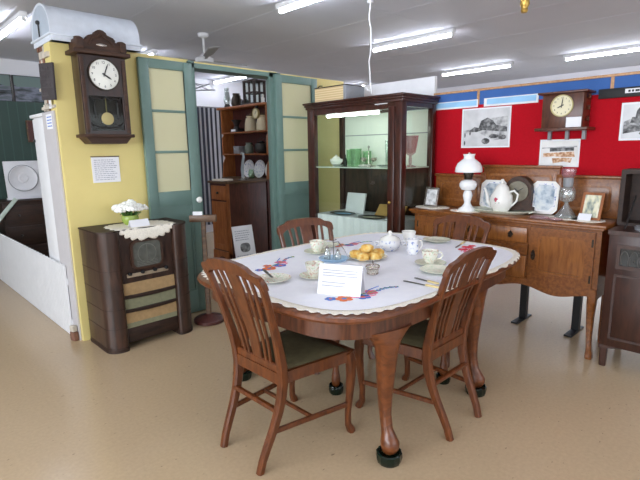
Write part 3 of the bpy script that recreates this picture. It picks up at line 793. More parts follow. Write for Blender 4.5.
# ================================================================ LEFT WALL CLOCK
t = thing('wall_clock', 'tall dark carved pendulum clock hanging on the yellow wall', 'clock', (1.462, 3.95, -.006))
y0, y1 = -.165, 0.0
MB().box(-.165, .165, y0+.02, y1, 1.64, 2.225, .004).build('case', 'clock', t)
dr = MB().ring(rrect(-.172, .172, 1.65, 2.215, .004, 1), rrect(-.125, .125, 1.675, 1.93, .004, 1), 'xz', y0, y0+.022).build('door', 'clock', t)
for s in (-1, 1): MB().strip([(s*.152, y0-.004, 1.66), (s*.152, y0-.004, 2.20)], (.026, .014), side=(1, 0, 0)).build('pilaster', 'clock_dark', t)
MB().box(-.205, .205, y0-.035, y1, 2.222, 2.252, .006).build('cornice', 'clock_dark', t)
cr = [(-.175, 2.252), (-.175, 2.315), (-.10, 2.322), (-.105, 2.335), (-.09, 2.352), (-.06, 2.362), (-.045, 2.368), (-.04, 2.382), (-.02, 2.396), (0, 2.40)]
cr = cr+[(-x, z) for x, z in reversed(cr[:-1])]
c = MB().prism(cr, 'xz', y0-.015, y0+.03).build('crest', 'clock_dark', t)
mb = MB()
for s in (-1, 1): mb.box(s*.155-.024, s*.155+.024, y0-.032, y1-.02, 2.252, 2.325, .006); mb.lathe([(.028, 0), (.03, .006), (.02, .012), (0, .014)], (s*.155, y0+.01, 2.325), 14)
for s in (-1, 1): mb.tube([(s*.09, y0-.018, 2.29), (s*.06, y0-.022, 2.335), (s*.02, y0-.022, 2.35), (0, y0-.022, 2.375)], .008, 8)
mb.build('crest_carving', 'clock_dark', c); MB().ball((0, y0-.014, 2.292), (.04, .010, .014)).build('crest_plaque', 'silver', c, label='pale plaque on the crest')
mb = MB(); mb.box(-.19, .19, y0-.025, y1, 1.625, 1.65, .006)
mb.prism([(-.17, 1.625), (.17, 1.625), (.13, 1.578), (-.13, 1.578)], 'xz', y0+.0, y1); mb.build('base_moulding', 'clock_dark', t)
fc = MB().lathe([(.110, 0), (.110, .008), (.105, .010), (0, .010)], seg=48)
fc.xform(lambda v: Vector((v.x, y0-.001-v.z, 2.085+v.y))); dl = fc.build('dial', 'dial', t)
mb = MB().ring(circ(0, 2.085, .116, 48), circ(0, 2.085, .108, 48), 'xz', y0-.016, y0); mb.build('bezel', 'bronze', dl)
def numerals(mbx, cx, cz, r, y, s):
    pass
def dial_numbers(parent, pos, r, size, mat, axis):
    mb = MB()
    for h in range(1, 13):
        cu = bpy.data.curves.new('numeral', 'FONT'); cu.body = str(h); cu.size = size; cu.align_x = 'CENTER'; cu.align_y = 'CENTER'; cu.extrude = .0006; cu.resolution_u = 2
        ob = bpy.data.objects.new('numeral', cu); me = bpy.data.meshes.new_from_object(ob)
        a = PI/2-h*PI/6; u, v = r*math.cos(a), r*math.sin(a)
        vs = []
        for q in me.vertices:
            x_, z_, d_ = q.co.x+u, q.co.y+v, q.co.z
            vs.append((pos[0]+x_, pos[1]-d_, pos[2]+z_) if axis == 'y' else (pos[0]-d_, pos[1]-x_, pos[2]+z_))
        mb.add(vs, [tuple(p.vertices) for p in me.polygons])
        bpy.data.objects.remove(ob); bpy.data.curves.remove(cu); bpy.data.meshes.remove(me)
    return mb.build('numerals', mat, parent)
dial_numbers(dl, (0, y0-.0118, 2.085), .086, .025, 'ink_dark', 'y')
def hand(parent, name, pos, ang, L, w, axis, mat='ink_dark'):
    ca, sa = math.cos(ang), math.sin(ang)
    q = [(-.015, -w*.5), (L*.7, -w*.6), (L, 0), (L*.7, w*.6), (-.015, w*.5)]
    poly = [(u*ca-v*sa, u*sa+v*ca) for u, v in q]
    mb = MB()
    if axis == 'y': mb.prism([(pos[0]+a, pos[2]+b) for a, b in poly], 'xz', pos[1]-.0015, pos[1])
    else: mb.prism([(pos[1]-a, pos[2]+b) for a, b in poly], 'yz', pos[0]-.0015, pos[0])
    return mb.build(name, mat, parent)
hand(dl, 'hour_hand', (0, y0-.013, 2.085), math.radians(-32), .062, .010, 'y'); hand(dl, 'minute_hand', (0, y0-.0155, 2.085), math.radians(68), .088, .007, 'y')
MB().box(-.125, .125, y0+.026, y0+.03, 1.675, 1.93).build('back_board', 'blacksoft', t)
p = MB().box(-.004, .004, y0+.010, y0+.013, 1.76, 1.92).build('pendulum', 'brassdial', t)
mb = MB().lathe([(.048, 0), (.046, .006), (.03, .009), (0, .010)], seg=28); mb.xform(lambda v: Vector((v.x+.002, y0+.012-v.z, 1.765+v.y))); mb.build('bob', 'brassdial', p, label='aged brass pendulum bob')
mb = MB()
for s in (-1, 1):
    mb.lathe([(.008, 0), (.011, .01), (.006, .02), (.009, .06), (.006, .10), (.011, .115), (.007, .125), (0, .14)], (s*.085, y0+.012, 1.765), 12)
    mb.tube([(s*.12, y0+.005, 1.93), (s*.10, y0+.003, 1.905), (s*.06, y0+.003, 1.915), (s*.03, y0+.003, 1.90), (0, y0+.003, 1.925)], .006, 8)
    mb.tube([(s*.122, y0+.004, 1.74), (s*.105, y0+.003, 1.72), (s*.06, y0+.003, 1.70), (0, y0+.003, 1.698)], .005, 8)
mb.build('fretwork', 'iron', dr)
MB().box(-.126, .126, y0+.006, y0+.008, 1.674, 1.931).build('glass_pane', 'clockglass', dr)
# notice below
t = thing('notice', 'typed white notice hanging on the yellow wall under the tall clock', 'notice', (1.472, 3.948, 1.37))
MB().box(-.108, .108, -.003, .002, -.10, .10).build('sheet', 'paper', t); MB().box(-.112, .112, -.008, .002, .10, .108, .002).build('hanger_strip', 'brownwood', t)
lines(t, -.09, .09, -.085, .085, 11, -.003)
# slate at the wall end
t = thing('chalkboard', 'dark chalkboard sign hanging on the broken end of the yellow wall', 'sign', (1.135, 4.0, 2.025)); t.rotation_euler = (math.radians(3), 0, math.radians(12))
MB().box(-.012, .004, -.10, .085, -.13, .13, .003).build('board', 'slate', t)
for i, n in enumerate((5, 4, 5, 3)):
    z = .09-i*.058; mb = MB(); prev = None; mb.tube([(-.0125, .08, z-.016), (-.0125, .08-.036*n+.01, z-.016)], .0012, 5)
    for k in range(n): y = .08-k*.036; mb.tube([(-.0125, y, z-.016), (-.0125, y-.012, z+.012), (-.0125, y-.02, z-.016)], .0022, 5)
    mb.build('chalk_writing', 'chalk', t)
t = thing('label_tag', 'small white tag under the chalkboard at the wall end', 'tag', (1.14, 4.02, 1.835))
MB().box(-.003, .003, -.022, .022, 0, .062).build('tag', 'paper', t); MB().box(-.0035, -.003, -.012, .012, .012, .034).build('printed_text', 'ink', t)

# ================================================================ WHITE TANK
t = thing('water_tank', 'white barrel topped tin tank lying along the top of the yellow wall', 'tank', (1.15, 3.87, 2.30))
def arch(w, h, N=24): return [(w/2-w/2*math.cos(PI*k/N), h*math.sin(PI*k/N)**.75) for k in range(N+1)]
A = arch(.44, .225)
MB().prism([(0, 0)]+[(y, z+.048) for y, z in A]+[(.44, 0)], 'yz', 0.014, .655).build('barrel', 'galv', t)
e = MB().prism([(y*.96+.009, z*.96+.052) for y, z in A], 'yz', .004, .014).build('end_plate', 'grey_end', t)
MB().ring([(y, z+.05) for y, z in arch(.448, .231)], [(y*.95+.011, z*.95+.052) for y, z in A], 'yz', 0, .02).build('rim', 'galv', e)
mb = MB().tube([(-.004, .24, .05), (-.004, .24, .15)], .005, 8); mb.ball((-.006, .24, .155), .016); mb.build('stop_rod', 'iron', e)
mb = MB(); mb.box(-.012, .667, -.012, .452, .036, .05, .003); mb.box(.004, .65, .003, .437, 0, .036); mb.build('tray', 'galv', t)
# ================================================================ PICKET FENCE AND CUPBOARD AT THE LEFT
t = thing('picket_fence', 'low white picket fence of close set slats at the left', 'fence', (1.14, 4.13, 0))
y = 0.02; k = 0
for k in range(72):
    h = .615-(.004 if k % 2 else 0)
    MB().prism([(y-.0195, .004), (y+.0195, .004), (y+.0195, h-.016), (y, h), (y-.0195, h-.016)], 'yz', -.011, .0).build('picket', 'white', t)
    y += .046
for z in (.12, .47): MB().box(0, .018, 0, y-.03, z-.025, z+.025).build('rail', 'white', t)
t = thing('cupboard', 'tall plain white cupboard between picket fence and yellow wall', 'cupboard', (1.165, 4.30, 0))
MB().box(0.012, .45, 0, .37, 0.02, 1.80, .008).build('body', 'white', t)
MB().box(.002, .014, .008, .362, .05, 1.79, .004).build('door', 'white', t)
p = MB().box(-.012, .003, .335, .36, 1.60, 1.625, .003).build('latch', 'iron', t)
MB().box(-.012, .46, -.012, .38, 1.80, 1.825, .005).build('top', 'white', t)
MB().box(.03, .44, .01, .36, 0, .03).build('base', 'black', t)
t = thing('cardboard_panel', 'white panel with a small blue handwritten note beside the yellow wall edge', 'panel', (1.152, 4.135, 0))
MB().box(-.006, .006, -.145, .15, .0, 1.82).build('board', 'greypanel', t)
n = MB().box(-.008, -.006, -.09, .05, 1.69, 1.80).build('note', 'paper', t); lines(n, -.08, .04, 1.70, 1.79, 4, -.008, 't_blue', axis='x')
for lb, y, z, s in (('grey brick chunk standing at the foot of the white panel', 4.03, 0, .07), ('pale mortar chunk stacked upon the brick chunk by the fence end', 4.035, .075, .055)):
    o = thing('rubble_block', lb, 'rubble', (1.118, y, z), .2)
    mb = MB().box(-.02, .02, -s/2, s/2, 0, .075 if s > .06 else .05, .008); mb.build('block', 'brick' if s > .06 else 'rubble', o)

# far left corner: pictures, chest, round relief, leaning plank
for lb, y0, y1, sd, g in (('dark framed landscape print on the far left wall, cut by the left edge', .92, 1.745, 1, None), ('dark framed landscape print on the far left wall, beside the yellow wall', 1.765, 2.42, 2.5, None)):
    t = thing('picture', lb, 'picture', ((y0+y1)/2, 7.79, 2.40)); w = (y1-y0)/2
    MB().box(-w, w, -.02, .008, -.185, .175).build('frame', 'iron', t)
    MB().box(-w+.012, w-.012, -.024, -.019, -.173, .163).build('print', photo('far_print', [(30, 36, 34), (70, 78, 84), (120, 124, 140), (90, 100, 104)], (3, 3, 12), .25, zsplit=.03, sky=(104, 122, 118), seed=sd), t)
t = thing('picture', 'narrow brown framed picture on the green boards at far left', 'picture', (1.90, 7.74, 1.82))
MB().box(-.05, .06, -.03, 0, -.15, .15, .004).build('board', 'brownwood', t); MB().box(-.035, .045, -.033, -.029, -.135, .135).build('print', 'redwood', t)
t = thing('chest_of_drawers', 'very dark chest of drawers behind the picket fence', 'chest', (1.62, 7.20, 0))
MB().box(-.32, .30, -.18, .25, .04, .90, .005).build('body', 'walnut_dark', t); MB().box(-.34, .32, -.20, .26, .90, .92, .005).build('top', 'walnut_dark', t)
for z in (.10, .36, .62):
    d = MB().box(-.29, .27, -.195, -.18, z, z+.23, .004).build('drawer', 'walnut_dark', t)
    for x in (-.15, .13): MB().ball((x, -.205, z+.115), .016, 10, 6).build('knob', 'iron', d)
MB().box(-.31, .29, -.17, .24, 0, .04).build('plinth', 'black', t)
t = thing('relief_panel', 'white square panel with a round embossed dish standing on the dark chest', 'panel', (1.62, 7.22, .92)); t.rotation_euler = (math.radians(-5), 0, 0)
MB().box(-.205, .215, -.012, .012, .03, .50, .006).build('panel', 'white_gloss', t)
MB().box(-.215, .225, -.05, .03, 0, .032, .006).build('ledge', 'white_gloss', t)
mb = MB().lathe([(.165, 0), (.170, .012), (.160, .022), (.150, .014), (.06, .008), (.05, .016), (.02, .010), (0, .012)], seg=48)
mb.xform(lambda v: Vector((v.x, -.012-v.z, .275+v.y))); d = mb.build('round_dish', 'white_gloss', t)
mb = MB().ring(circ(0, .275, .174, 48), circ(0, .275, .166, 48), 'xz', -.028, -.013); mb.build('rim', 'tintgrey', d)
t = thing('plank', 'pale green strip of wood leaning from the fence top to the dark chest', 'plank', (0, 0, 0))
MB().strip([(1.165, 6.92, .635), (1.30, 6.97, .78), (1.46, 7.02, .945)], (.05, .03), side=(1, 0, 0)).build('board', plain('pale_green_paint', (190, 204, 192), .5), t)

# ================================================================ CEILING FAN, PENDANT, CABLE
t = thing('ceiling_fan', 'white ceiling fan with grey blades hanging beyond the yellow wall', 'fan', (3.0, 4.86, CEIL), .0)
MB().lathe([(.06, 0), (.055, -.03), (.02, -.05), (0, -.05)]).build('canopy', 'white', t)
MB().tube([(0, 0, -.03), (0, 0, -.26)], .012, 10).build('down_rod', 'white', t)
MB().lathe([(.03, -.21), (.06, -.24), (.10, -.26), (.10, -.305), (.05, -.32), (0, -.322)]).build('motor', 'white', t)
for k in range(3):
    a = math.radians(8)+k*2*PI/3; ca, sa = math.cos(a), math.sin(a)
    b = MB().strip([(.09*ca, .09*sa, -.278), (.18*ca, .18*sa, -.272), (.26*ca, .26*sa, -.266), (.60*ca, .60*sa, -.256)], [(.03, .008), (.04, .008), (.11, .008), (.125, .008)], side=(-sa, ca, .22))
    b.build('blade', 'greyfan', t)
t = thing('pendant_light', 'brass pendant fitting hanging at the top edge near the ceiling centre', 'light', (3.66, 1.575, CEIL))
MB().lathe([(.05, 0), (.045, -.02), (.012, -.03), (0, -.03)]).build('canopy', 'brass', t); MB().tube([(0, 0, -.02), (0, 0, -.25)], .006, 8).build('rod', 'brass', t)
MB().lathe([(.01, -.22), (.03, -.235), (.034, -.27), (.026, -.285), (.022, -.30), (.026, -.31), (.020, -.325), (0, -.33)], seg=18).build('lamp_holder', 'brass', t)
t = thing('power_cable', 'thin white power cable hanging from the ceiling to the cabinet top', 'cable', (3.475, 2.865, 0))
pts = [(0+.006*math.sin(k*1.9), .01*math.sin(k*.8), CEIL-k*(CEIL-1.995)/14) for k in range(15)]
MB().tube(pts, .006, 8).build('cord', 'white', t)
MB().box(-.02, .02, -.02, .02, CEIL-.02, CEIL, .004).build('ceiling_rose', 'white', t)
MB().tube([(-.012, .0, 2.02), (-.03, .03, 2.045), (0, .045, 2.03), (.02, .01, 2.015), (-.01, -.01, 2.04)], .005, 6).build('coil', 'white', t)

# ================================================================ GLASS DISPLAY CABINET
DX0, DX1, DY0, DY1, DZ = 3.455, 3.995, 2.495, 3.69, 1.955
t = thing('display_cabinet', 'tall dark mahogany glass display cabinet in front of the white partition', 'cabinet', (DX0, DY0, 0))
W, L = DX1-DX0, DY1-DY0
mb = MB()
mb.box(0, .075, 0, .075, 0, DZ-.05, .006); MB_ = mb.build('corner_post', 'mahogany', t)
for x0, x1, y0, y1 in ((W-.055, W, 0, .055), (0, .06, L-.095, L), (W-.055, W, L-.06, L)): MB().box(x0, x1, y0, y1, 0, DZ-.05, .005).build('corner_post', 'mahogany', t)
MB().box(-.008, .05, .075, .145, .16, 1.865, .005).build('door_stile', 'mahogany', t)
for q in ((.004, .05, .06, L-.06, 1.845, 1.91), (.004, .05, .06, L-.06, .10, .18), (.06, W-.05, .006, .05, 1.86, 1.91), (.06, W-.05, .006, .05, .10, .18), (.06, W-.05, L-.05, L-.006, 1.86, 1.91), (.06, W-.05, L-.05, L-.006, .10, .18), (W-.05, W-.006, .055, L-.055, 1.86, 1.91)): MB().box(*q).build('rail', 'mahogany', t)
MB().box(.03, W-.03, .03, L-.03, .12, .16).build('floor_board', 'mahogany', t)
mb = MB(); mb.box(-.012, W+.005, -.012, L+.01, DZ-.055, DZ-.03, .004); mb.box(-.022, W+.01, -.022, L+.02, DZ-.031, DZ-.008, .006); mb.box(-.034, W+.015, -.034, L+.03, DZ-.008, DZ+.012, .004)
mb.build('cornice', 'mahogany', t)
for x0, x1, y0, y1 in ((.022, .027, .13, L-.05), (.05, W-.04, .020, .025), (.05, W-.04, L-.028, L-.023)): MB().box(x0, x1, y0, y1, .17, 1.87).build('glass_pane', 'pane', t)
MB().box(W-.022, W-.012, .05, L-.05, 1.318, 1.87).build('upper_back', plain('pale_back_cloth', (232, 236, 226), .8, var=.02), t, label='pale cloth covered upper back')
MB().box(W-.022, W-.012, .05, L-.05, .16, 1.318).build('lower_back', 'walnut', t, label='dark lower back')
MB().box(W-.03, W-.021, .055, L-.055, 1.640, 1.648).build('back_batten', 'tintgrey', t)
MB().box(-.0005, .005, .16, .30, 1.888, 1.896).build('label_strip', 'white', t)
MB().box(.032, W-.025, .03, L-.03, 1.318, 1.328).build('shelf', plain('shelf_glass', (206, 216, 206), .1), t)
mb = MB().ball((-.018, .112, 1.02), .014, 12, 8); mb.build('door_knob', 'brass', t)
x = MB().box(.04, .075, .28, .97, 1.838, 1.862, .003).build('light_batten', 'white', t)
MB().tube([(.055, .30, 1.826), (.055, .95, 1.826)], .013, 10).build('tube', 'cabtube', x)
SH, DK = 1.329, .832
o = thing('draped_riser', 'white cloth covered riser filling the bottom of the display cabinet', 'riser', (DX0, DY0, .16))
mb = MB(); n = 60
MB().box(.05, W-.04, .055, L-.06, 0, DK-.16-.004, .006).build('block', 'white', o)
poly = [(.036+.005*math.sin(i*.9)+.003*math.sin(i*2.3), .15+(L-.22)*i/n) for i in range(n+1)]
mb.prism(poly+[(p[0]+.004, p[1]) for p in reversed(poly)], 'xy', .01, DK-.161); mb.box(.036, W-.035, .05, L-.055, DK-.164, DK-.16); mb.build('drape', 'cloth', o)
def at(x, y): return (x, y)
# contents: upper shelf
def lathe_thing(name, label, cat, loc, prof, mat, part='body', seg=24, group=None, sx=1, sy=1):
    t = thing(name, label, cat, loc, 0, group); o = MB().lathe(prof, seg=seg, sx=sx, sy=sy).build(part, mat, t, angle=50); return t
t = lathe_thing('sugar_pot', 'small white lidded pot at the left of the cabinet shelf', 'pot', (3.72, 3.53, SH), [(.03, 0), (.034, .006), (.06, .03), (.066, .055), (.05, .075), (.04, .08)], 'china', 'bowl')
MB().lathe([(.044, .079), (.03, .095), (.012, .1), (.014, .112), (0, .118)]).build('lid', 'china', t)
for s in (-1, 1): MB().tube([(0, s*.06, .06), (0, s*.085, .07), (0, s*.085, .045), (0, s*.06, .035)], .006, 8).build('handle', 'china', t)
for i, (y, x, h, r) in enumerate(((3.39, 3.80, .165, .050), (3.29, 3.76, .175, .062), (3.22, 3.86, .15, .045))):
    lathe_thing('glass_jar', ['pale green glass jar beside the white pot on the cabinet shelf', 'widest pale green glass jar in the cabinet', 'pale green glass jar nearest the cruet stand'][i], 'jar', (x, y, SH),
                [(r*.7, 0), (r*.75, .006), (r*.9, h*.3), (r, h*.6), (r*.95, h*.9), (r*1.05, h), (r*1.0, h), (r*.88, h*.9), (r*.9, h*.5), (r*.7, .012), (0, .012)], 'greenglass', 'jar', group='green glass jars in the display cabinet')
t = thing('cruet_stand', 'silver cruet stand with central post on the cabinet shelf', 'cruet stand', (3.74, 3.10, SH))
MB().lathe([(.075, 0), (.07, .008), (.02, .014), (0, .014)]).build('base', 'silver', t); MB().tube([(0, 0, .01), (0, 0, .18), (0, .012, .19), (0, 0, .20), (0, -.012, .19), (0, 0, .18)], .005, 8).build('post', 'silver', t)
for s in (-1, 1):
    MB().tube([(0, 0, .03), (0, s*.04, .02), (0, s*.062, .05)], .004, 6).build('arm', 'silver', t)
    MB().lathe([(.012, .045), (.03, .06), (.034, .085), (.032, .085), (.027, .065), (0, .052)], (0, s*.065, 0), 16).build('cup', 'silver', t)
lathe_thing('bud_vase', 'tall slim clear glass vase on the cabinet shelf', 'vase', (3.78, 2.90, SH), [(.04, 0), (.038, .008), (.014, .02), (.016, .06), (.020, .16), (.022, .25), (.018, .25), (.016, .16), (.012, .05), (0, .03)], 'clear', 'vase')
t = lathe_thing('goblet', 'large pink glass goblet at the right side of the cabinet shelf', 'goblet', (3.72, 2.585, SH), [(.055, 0), (.05, .008), (.014, .02), (.016, .06), (.012, .10), (.05, .13), (.062, .20), (.075, .285), (.070, .285), (.056, .20), (.045, .14), (0, .12)], 'pinkglass', 'goblet')
for i, (x, y, lb) in enumerate(((3.56, 3.36, 'small pale glass dish in front of the green jars'), (3.56, 3.00, 'shallow white dish in front of the cruet stand'), (3.60, 2.80, 'clear glass dish near the cabinet door stile'))):
    lathe_thing('small_dish', lb, 'dish', (x, y, SH), [(.03, 0), (.04, .004), (.065, .018), (.062, .020), (.035, .008), (0, .007)], ['crystal', 'china', 'crystal'][i], 'dish', group='small dishes on the cabinet shelf')
t = thing('bottle', 'narrow dark glass bottle beside the white pot', 'bottle', (3.78, 3.455, SH))
MB().lathe([(.018, 0), (.020, .005), (.020, .06), (.008, .085), (.008, .11), (.011, .115), (.0, .115)], seg=14).build('bottle', 'darkglass', t)
# contents: lower deck
t = thing('book', 'white boxed book propped upright at the left of the cabinet floor', 'book', (3.80, 3.24, DK)); t.rotation_euler = (0, math.radians(-12), 0)
t.location = (3.75, 3.30, DK+.001); t.rotation_euler = (0, math.radians(12), 0)
MB().box(-.012, .012, -.125, .125, .0, .215, .003).build('cover', 'paper', t)
t = thing('wooden_tray', 'tan wooden tray propped up on the cabinet floor', 'tray', (3.76, 2.86, DK+.001)); t.rotation_euler = (0, math.radians(38), 0)
MB().box(-.008, .008, -.17, .17, 0, .135, .003).build('tray', 'tan', t); MB().box(-.014, -.006, -.17, .17, 0, .015, .002).build('lip', 'tan', t)
for i, (x, y, r, lb) in enumerate(((3.62, 3.35, .10, 'oval dark rimmed dish in front of the white book'), (3.585, 2.93, .10, 'oval dark rimmed dish in front of the tan tray'))):
    t = thing('oval_dish', lb, 'dish', (x, y, DK), 0, 'oval dishes on the cabinet floor')
    MB().lathe([(r*.6, 0), (r*.7, .003), (r, .014), (r*.96, .017), (r*.68, .008), (0, .008)], seg=32, sy=1.6).build('dish', 'bronze' if i else 'iron', t)
    MB().lathe([(r*.66, 0.0085), (0, .0095)], seg=24, sy=1.6).build('mat', 'sky_paper' if i == 0 else 'greenchina', t)
t = thing('silver_spoon_set', 'small white card with silver pieces at the cabinet door stile', 'card', (3.62, 2.70, DK))
MB().box(-.05, .05, -.06, .06, 0, .012, .002).build('card', 'paper', t); MB().tube([(0, -.04, .015), (.01, .04, .015)], .004, 6).build('spoon', 'silver', t)
# on top
t = thing('paper_stack', 'dark bound stack of old papers on top of the display cabinet', 'books', (3.66, 3.42, DZ+.012), .0)
MB().box(-.12, .15, -.17, .235, .008, .145).build('pages', 'cardboard', t); MB().box(-.125, .155, -.20, -.165, 0, .155, .004).build('spine', 'tintgrey', t)
mb = MB(); mb.box(-.125, .155, -.2, .24, 0, .009); mb.box(-.125, .155, -.2, .24, .145, .155); mb.build('cover', 'walnut_dark', t)
t = thing('black_handle', 'thin black strap loop standing at the left end of the cabinet top', 'strap', (3.62, 3.70, DZ+.012))
MB().tube([(0, .0, 0), (0, .012, .10), (0, .0, .165), (0, -.04, .185), (0, -.075, .18)], .005, 8).build('loop', 'iron', t)

# ================================================================ SIDEBOARD
SBX, SBY0, SBY1, SBZ = 3.61, .925, 2.45, .965
t = thing('sideboard', 'oak sideboard with raised panelled back standing below the red board', 'sideboard', (SBX, SBY0, 0))
W, L = 4.0-SBX, SBY1-SBY0
MB().box(0.006, W, 0, L, .46, .925).build('carcass', 'oak', t)
mb = MB(); mb.box(-.045, W, -.035, L+.035, SBZ-.026, SBZ, .008); mb.box(-.03, W, -.02, L+.02, SBZ-.042, SBZ-.024, .006); mb.build('top', 'oak', t)
c1, c2 = .49, 1.10       # drawer column between the doors
for s, y0, y1 in ((0, .035, c1-.015), (1, c2+.015, L-.035)):
    d = MB().ring(rrect(y0, y1, .495, .905, .002, 4), rrect(y0+.058, y1-.058, .560, .845, .03, 4), 'yz', -.014, .008).build('door', 'oak', t)
    mb = MB(); mb.prism(rrect(y0+.056, y1-.056, .558, .847, .03, 4), 'yz', -.003, .006); mb.ring(rrect(y0+.058, y1-.058, .560, .845, .03, 4), rrect(y0+.076, y1-.076, .578, .827, .022, 4), 'yz', -.013, .0); mb.build('door_panel', 'oak_panel', d)
    hy = y1-.03 if s == 0 else y0+.03
    mb = MB(); mb.prism([(hy-.012, .66), (hy-.016, .69), (hy-.010, .72), (hy, .735), (hy+.010, .72), (hy+.016, .69), (hy+.012, .66), (hy, .65)], 'yz', -.018, -.013); mb.ball((-.024, hy, .70), .009, 10, 6)
    mb.tube([(-.02, hy-.009, .695), (-.028, hy-.008, .668), (-.028, hy+.008, .668), (-.02, hy+.009, .695)], .003, 6); mb.build('handle', 'bronze', d)
    hg = y0+.012 if s == 0 else y1-.012
    for z in (.57, .83): MB().box(-.017, -.012, hg-.006, hg+.006, z-.028, z+.028).build('hinge', 'bronze', d)
MB().box(-.004, .008, c1-.01, c2+.01, .88, .922).build('frieze', 'oak', t)
for z0, z1 in ((.775, .893), (.50, .675)):
    d = MB().box(-.020, .006, c1+.008, c2-.008, z0, z1, .006).build('drawer', 'oak_panel', t)
    for f in ((.5,) if False else (.22, .78)):
        y = c1+(c2-c1)*f; z = (z0+z1)/2
        mb = MB(); mb.prism([(y, z-.03), (y-.014, z-.012), (y-.022, z), (y-.012, z+.014), (y, z+.03), (y+.012, z+.014), (y+.022, z), (y+.014, z-.012)], 'yz', -.024, -.019); mb.ball((-.030, y, z+.006), .008, 10, 6)
        mb.tube([(-.026, y-.012, z), (-.036, y-.009, z-.020), (-.036, y+.009, z-.020), (-.026, y+.012, z)], .003, 6); mb.build('drawer_pull', 'bronze', d)
MB().box(-.001, .006, c1, c2, .675, .775).build('shelf_recess', 'oak', t)
pl = [(c1, .70), (c1, .755)]; n = 40
pl = [(c1+(c2-c1)*k/n, .748+.014*math.cos(4*PI*k/n)) for k in range(n+1)]+[(c2-(c2-c1)*k/n, .694-.010*math.cos(4*PI*k/n)) for k in range(n+1)]
MB().prism(pl, 'yz', -.016, .002).build('serpentine_rail', 'oak', t)
ap = [(0, .50), (0, .40)]+[(.03+(L-.06)*k/60, .425+.022*math.cos(2*PI*k/20)*(1 if True else 0)) for k in range(61)]+[(L, .40), (L, .50)]
MB().prism(ap, 'yz', -.012, .012).build('apron', 'oak', t)
MB().box(.0, W, .004, .016, .42, .47).build('side_apron', 'oak', t)
for y, s in ((.028, -1), (L-.028, 1)):
    zs = [0, .012, .03, .06, .12, .20, .30, .38, .44, .50]; of = [-.052, -.052, -.048, -.036, -.018, -.006, .004, .002, -.002, .0]
    MB().strip([(.022+o_, y-s*o_*.5, z) for z, o_ in zip(zs, of)], [(.040, .048), (.046, .056), (.044, .05), (.034, .036), (.034, .036), (.040, .042), (.048, .050), (.056, .060), (.060, .062), (.060, .06)]).build('front_leg', 'oak', t)
    MB().strip([(W-.03, y, 0), (W-.03, y, .47)], (.045, .045)).build('rear_leg', 'oak', t)
# raised panelled back
def up(name, y0, y1, z1):
    b = MB().box(W-.045, W-.012, y0, y1, SBZ, z1, .004).build('back_panel', 'oak', t)
    MB().ring(rrect(y0+.05, y1-.05, SBZ+.05, z1-.05, .03), rrect(y0+.068, y1-.068, SBZ+.068, z1-.068, .022), 'yz', W-.052, W-.044).build('panel_moulding', 'oak_panel', b)
    MB().box(W-.058, W-.008, y0-.01, y1+.01, z1, z1+.022, .006).build('cap', 'oak', b)
up('a', 0, .42, 1.255); up('b', .42, 1.05, 1.325); up('c', 1.05, L, 1.24)
for y in (.42, 1.05): MB().box(W-.055, W-.04, y-.022, y+.022, SBZ, 1.28, .004).build('pilaster', 'oak', t)

Z = SBZ
def frame_stand(label, loc, w, h, tilt, fm, pm, name='photo_frame', cat='frame', th=.012, bw=.016, rz=0):
    t = thing(name, label, cat, loc, rz); t.rotation_euler = (0, tilt, rz)
    MB().ring(rrect(-w/2, w/2, 0, h, .003, 1), rrect(-w/2+bw, w/2-bw, bw, h-bw, .002, 1), 'yz', -th/2, th/2).build('frame', fm, t)
    MB().box(-th/2+.003, th/2-.002, -w/2+bw-.002, w/2-bw+.002, bw-.002, h-bw+.002).build('picture', pm, t)
    c, s = math.cos(tilt), math.sin(tilt); bx = h*.72
    MB().strip([(th/2, 0, h*.72), (h*.72*s/c+h*.30 if False else th/2+h*.33, 0, h*.33*math.tan(tilt))], (.05, .004), side=(0, 1, 0)).build('strut', 'walnut_dark', t)
    return t
frame_stand('silver framed photograph standing on the left end of the sideboard', (3.765, 2.385, Z+.0045), .135, .175, math.radians(14), 'silver', photo('small_portrait', [(120, 120, 120), (200, 200, 200), (236, 236, 236)], (12, 12, 12), .4, seed=5), rz=.05)
frame_stand('orange wood framed photograph on the right end of the sideboard', (3.76, 1.055, Z+.0045), .145, .20, math.radians(16), 'pine', photo('group_portrait', [(96, 110, 110), (170, 176, 160), (226, 222, 190), (236, 232, 214)], (16, 20, 9), .4, seed=7), bw=.018, rz=-.1)
t = thing('note_card', 'white card leaning at the foot of the orange wood frame', 'card', (3.715, 1.075, Z+.0045)); t.rotation_euler = (0, math.radians(35), 0)
MB().box(-.001, .001, -.04, .045, 0, .055).build('card', 'paper', t)
def doily(label, x, y, a, b, n=10):
    N = n*8; t = thing('doily', label, 'doily', (x, y, Z)); pts = [((1+.05*abs(math.sin(k*PI/8)))*a*math.cos(2*PI*k/N), (1+.05*abs(math.sin(k*PI/8)))*b*math.sin(2*PI*k/N)) for k in range(N)]
    MB().prism(pts, 'xy', 0, .004).build('lace', 'lace', t); return t
doily('round lace doily under the silver frame at the left end of the sideboard', 3.76, 2.36, .11, .16)
doily('lace doily under the white milk glass lamp', 3.70, 2.00, .09, .13)
doily('lace doily under the clear glass lamp', 3.77, 1.235, .10, .13)
doily('lace doily under the orange wood frame', 3.765, 1.06, .10, .105)
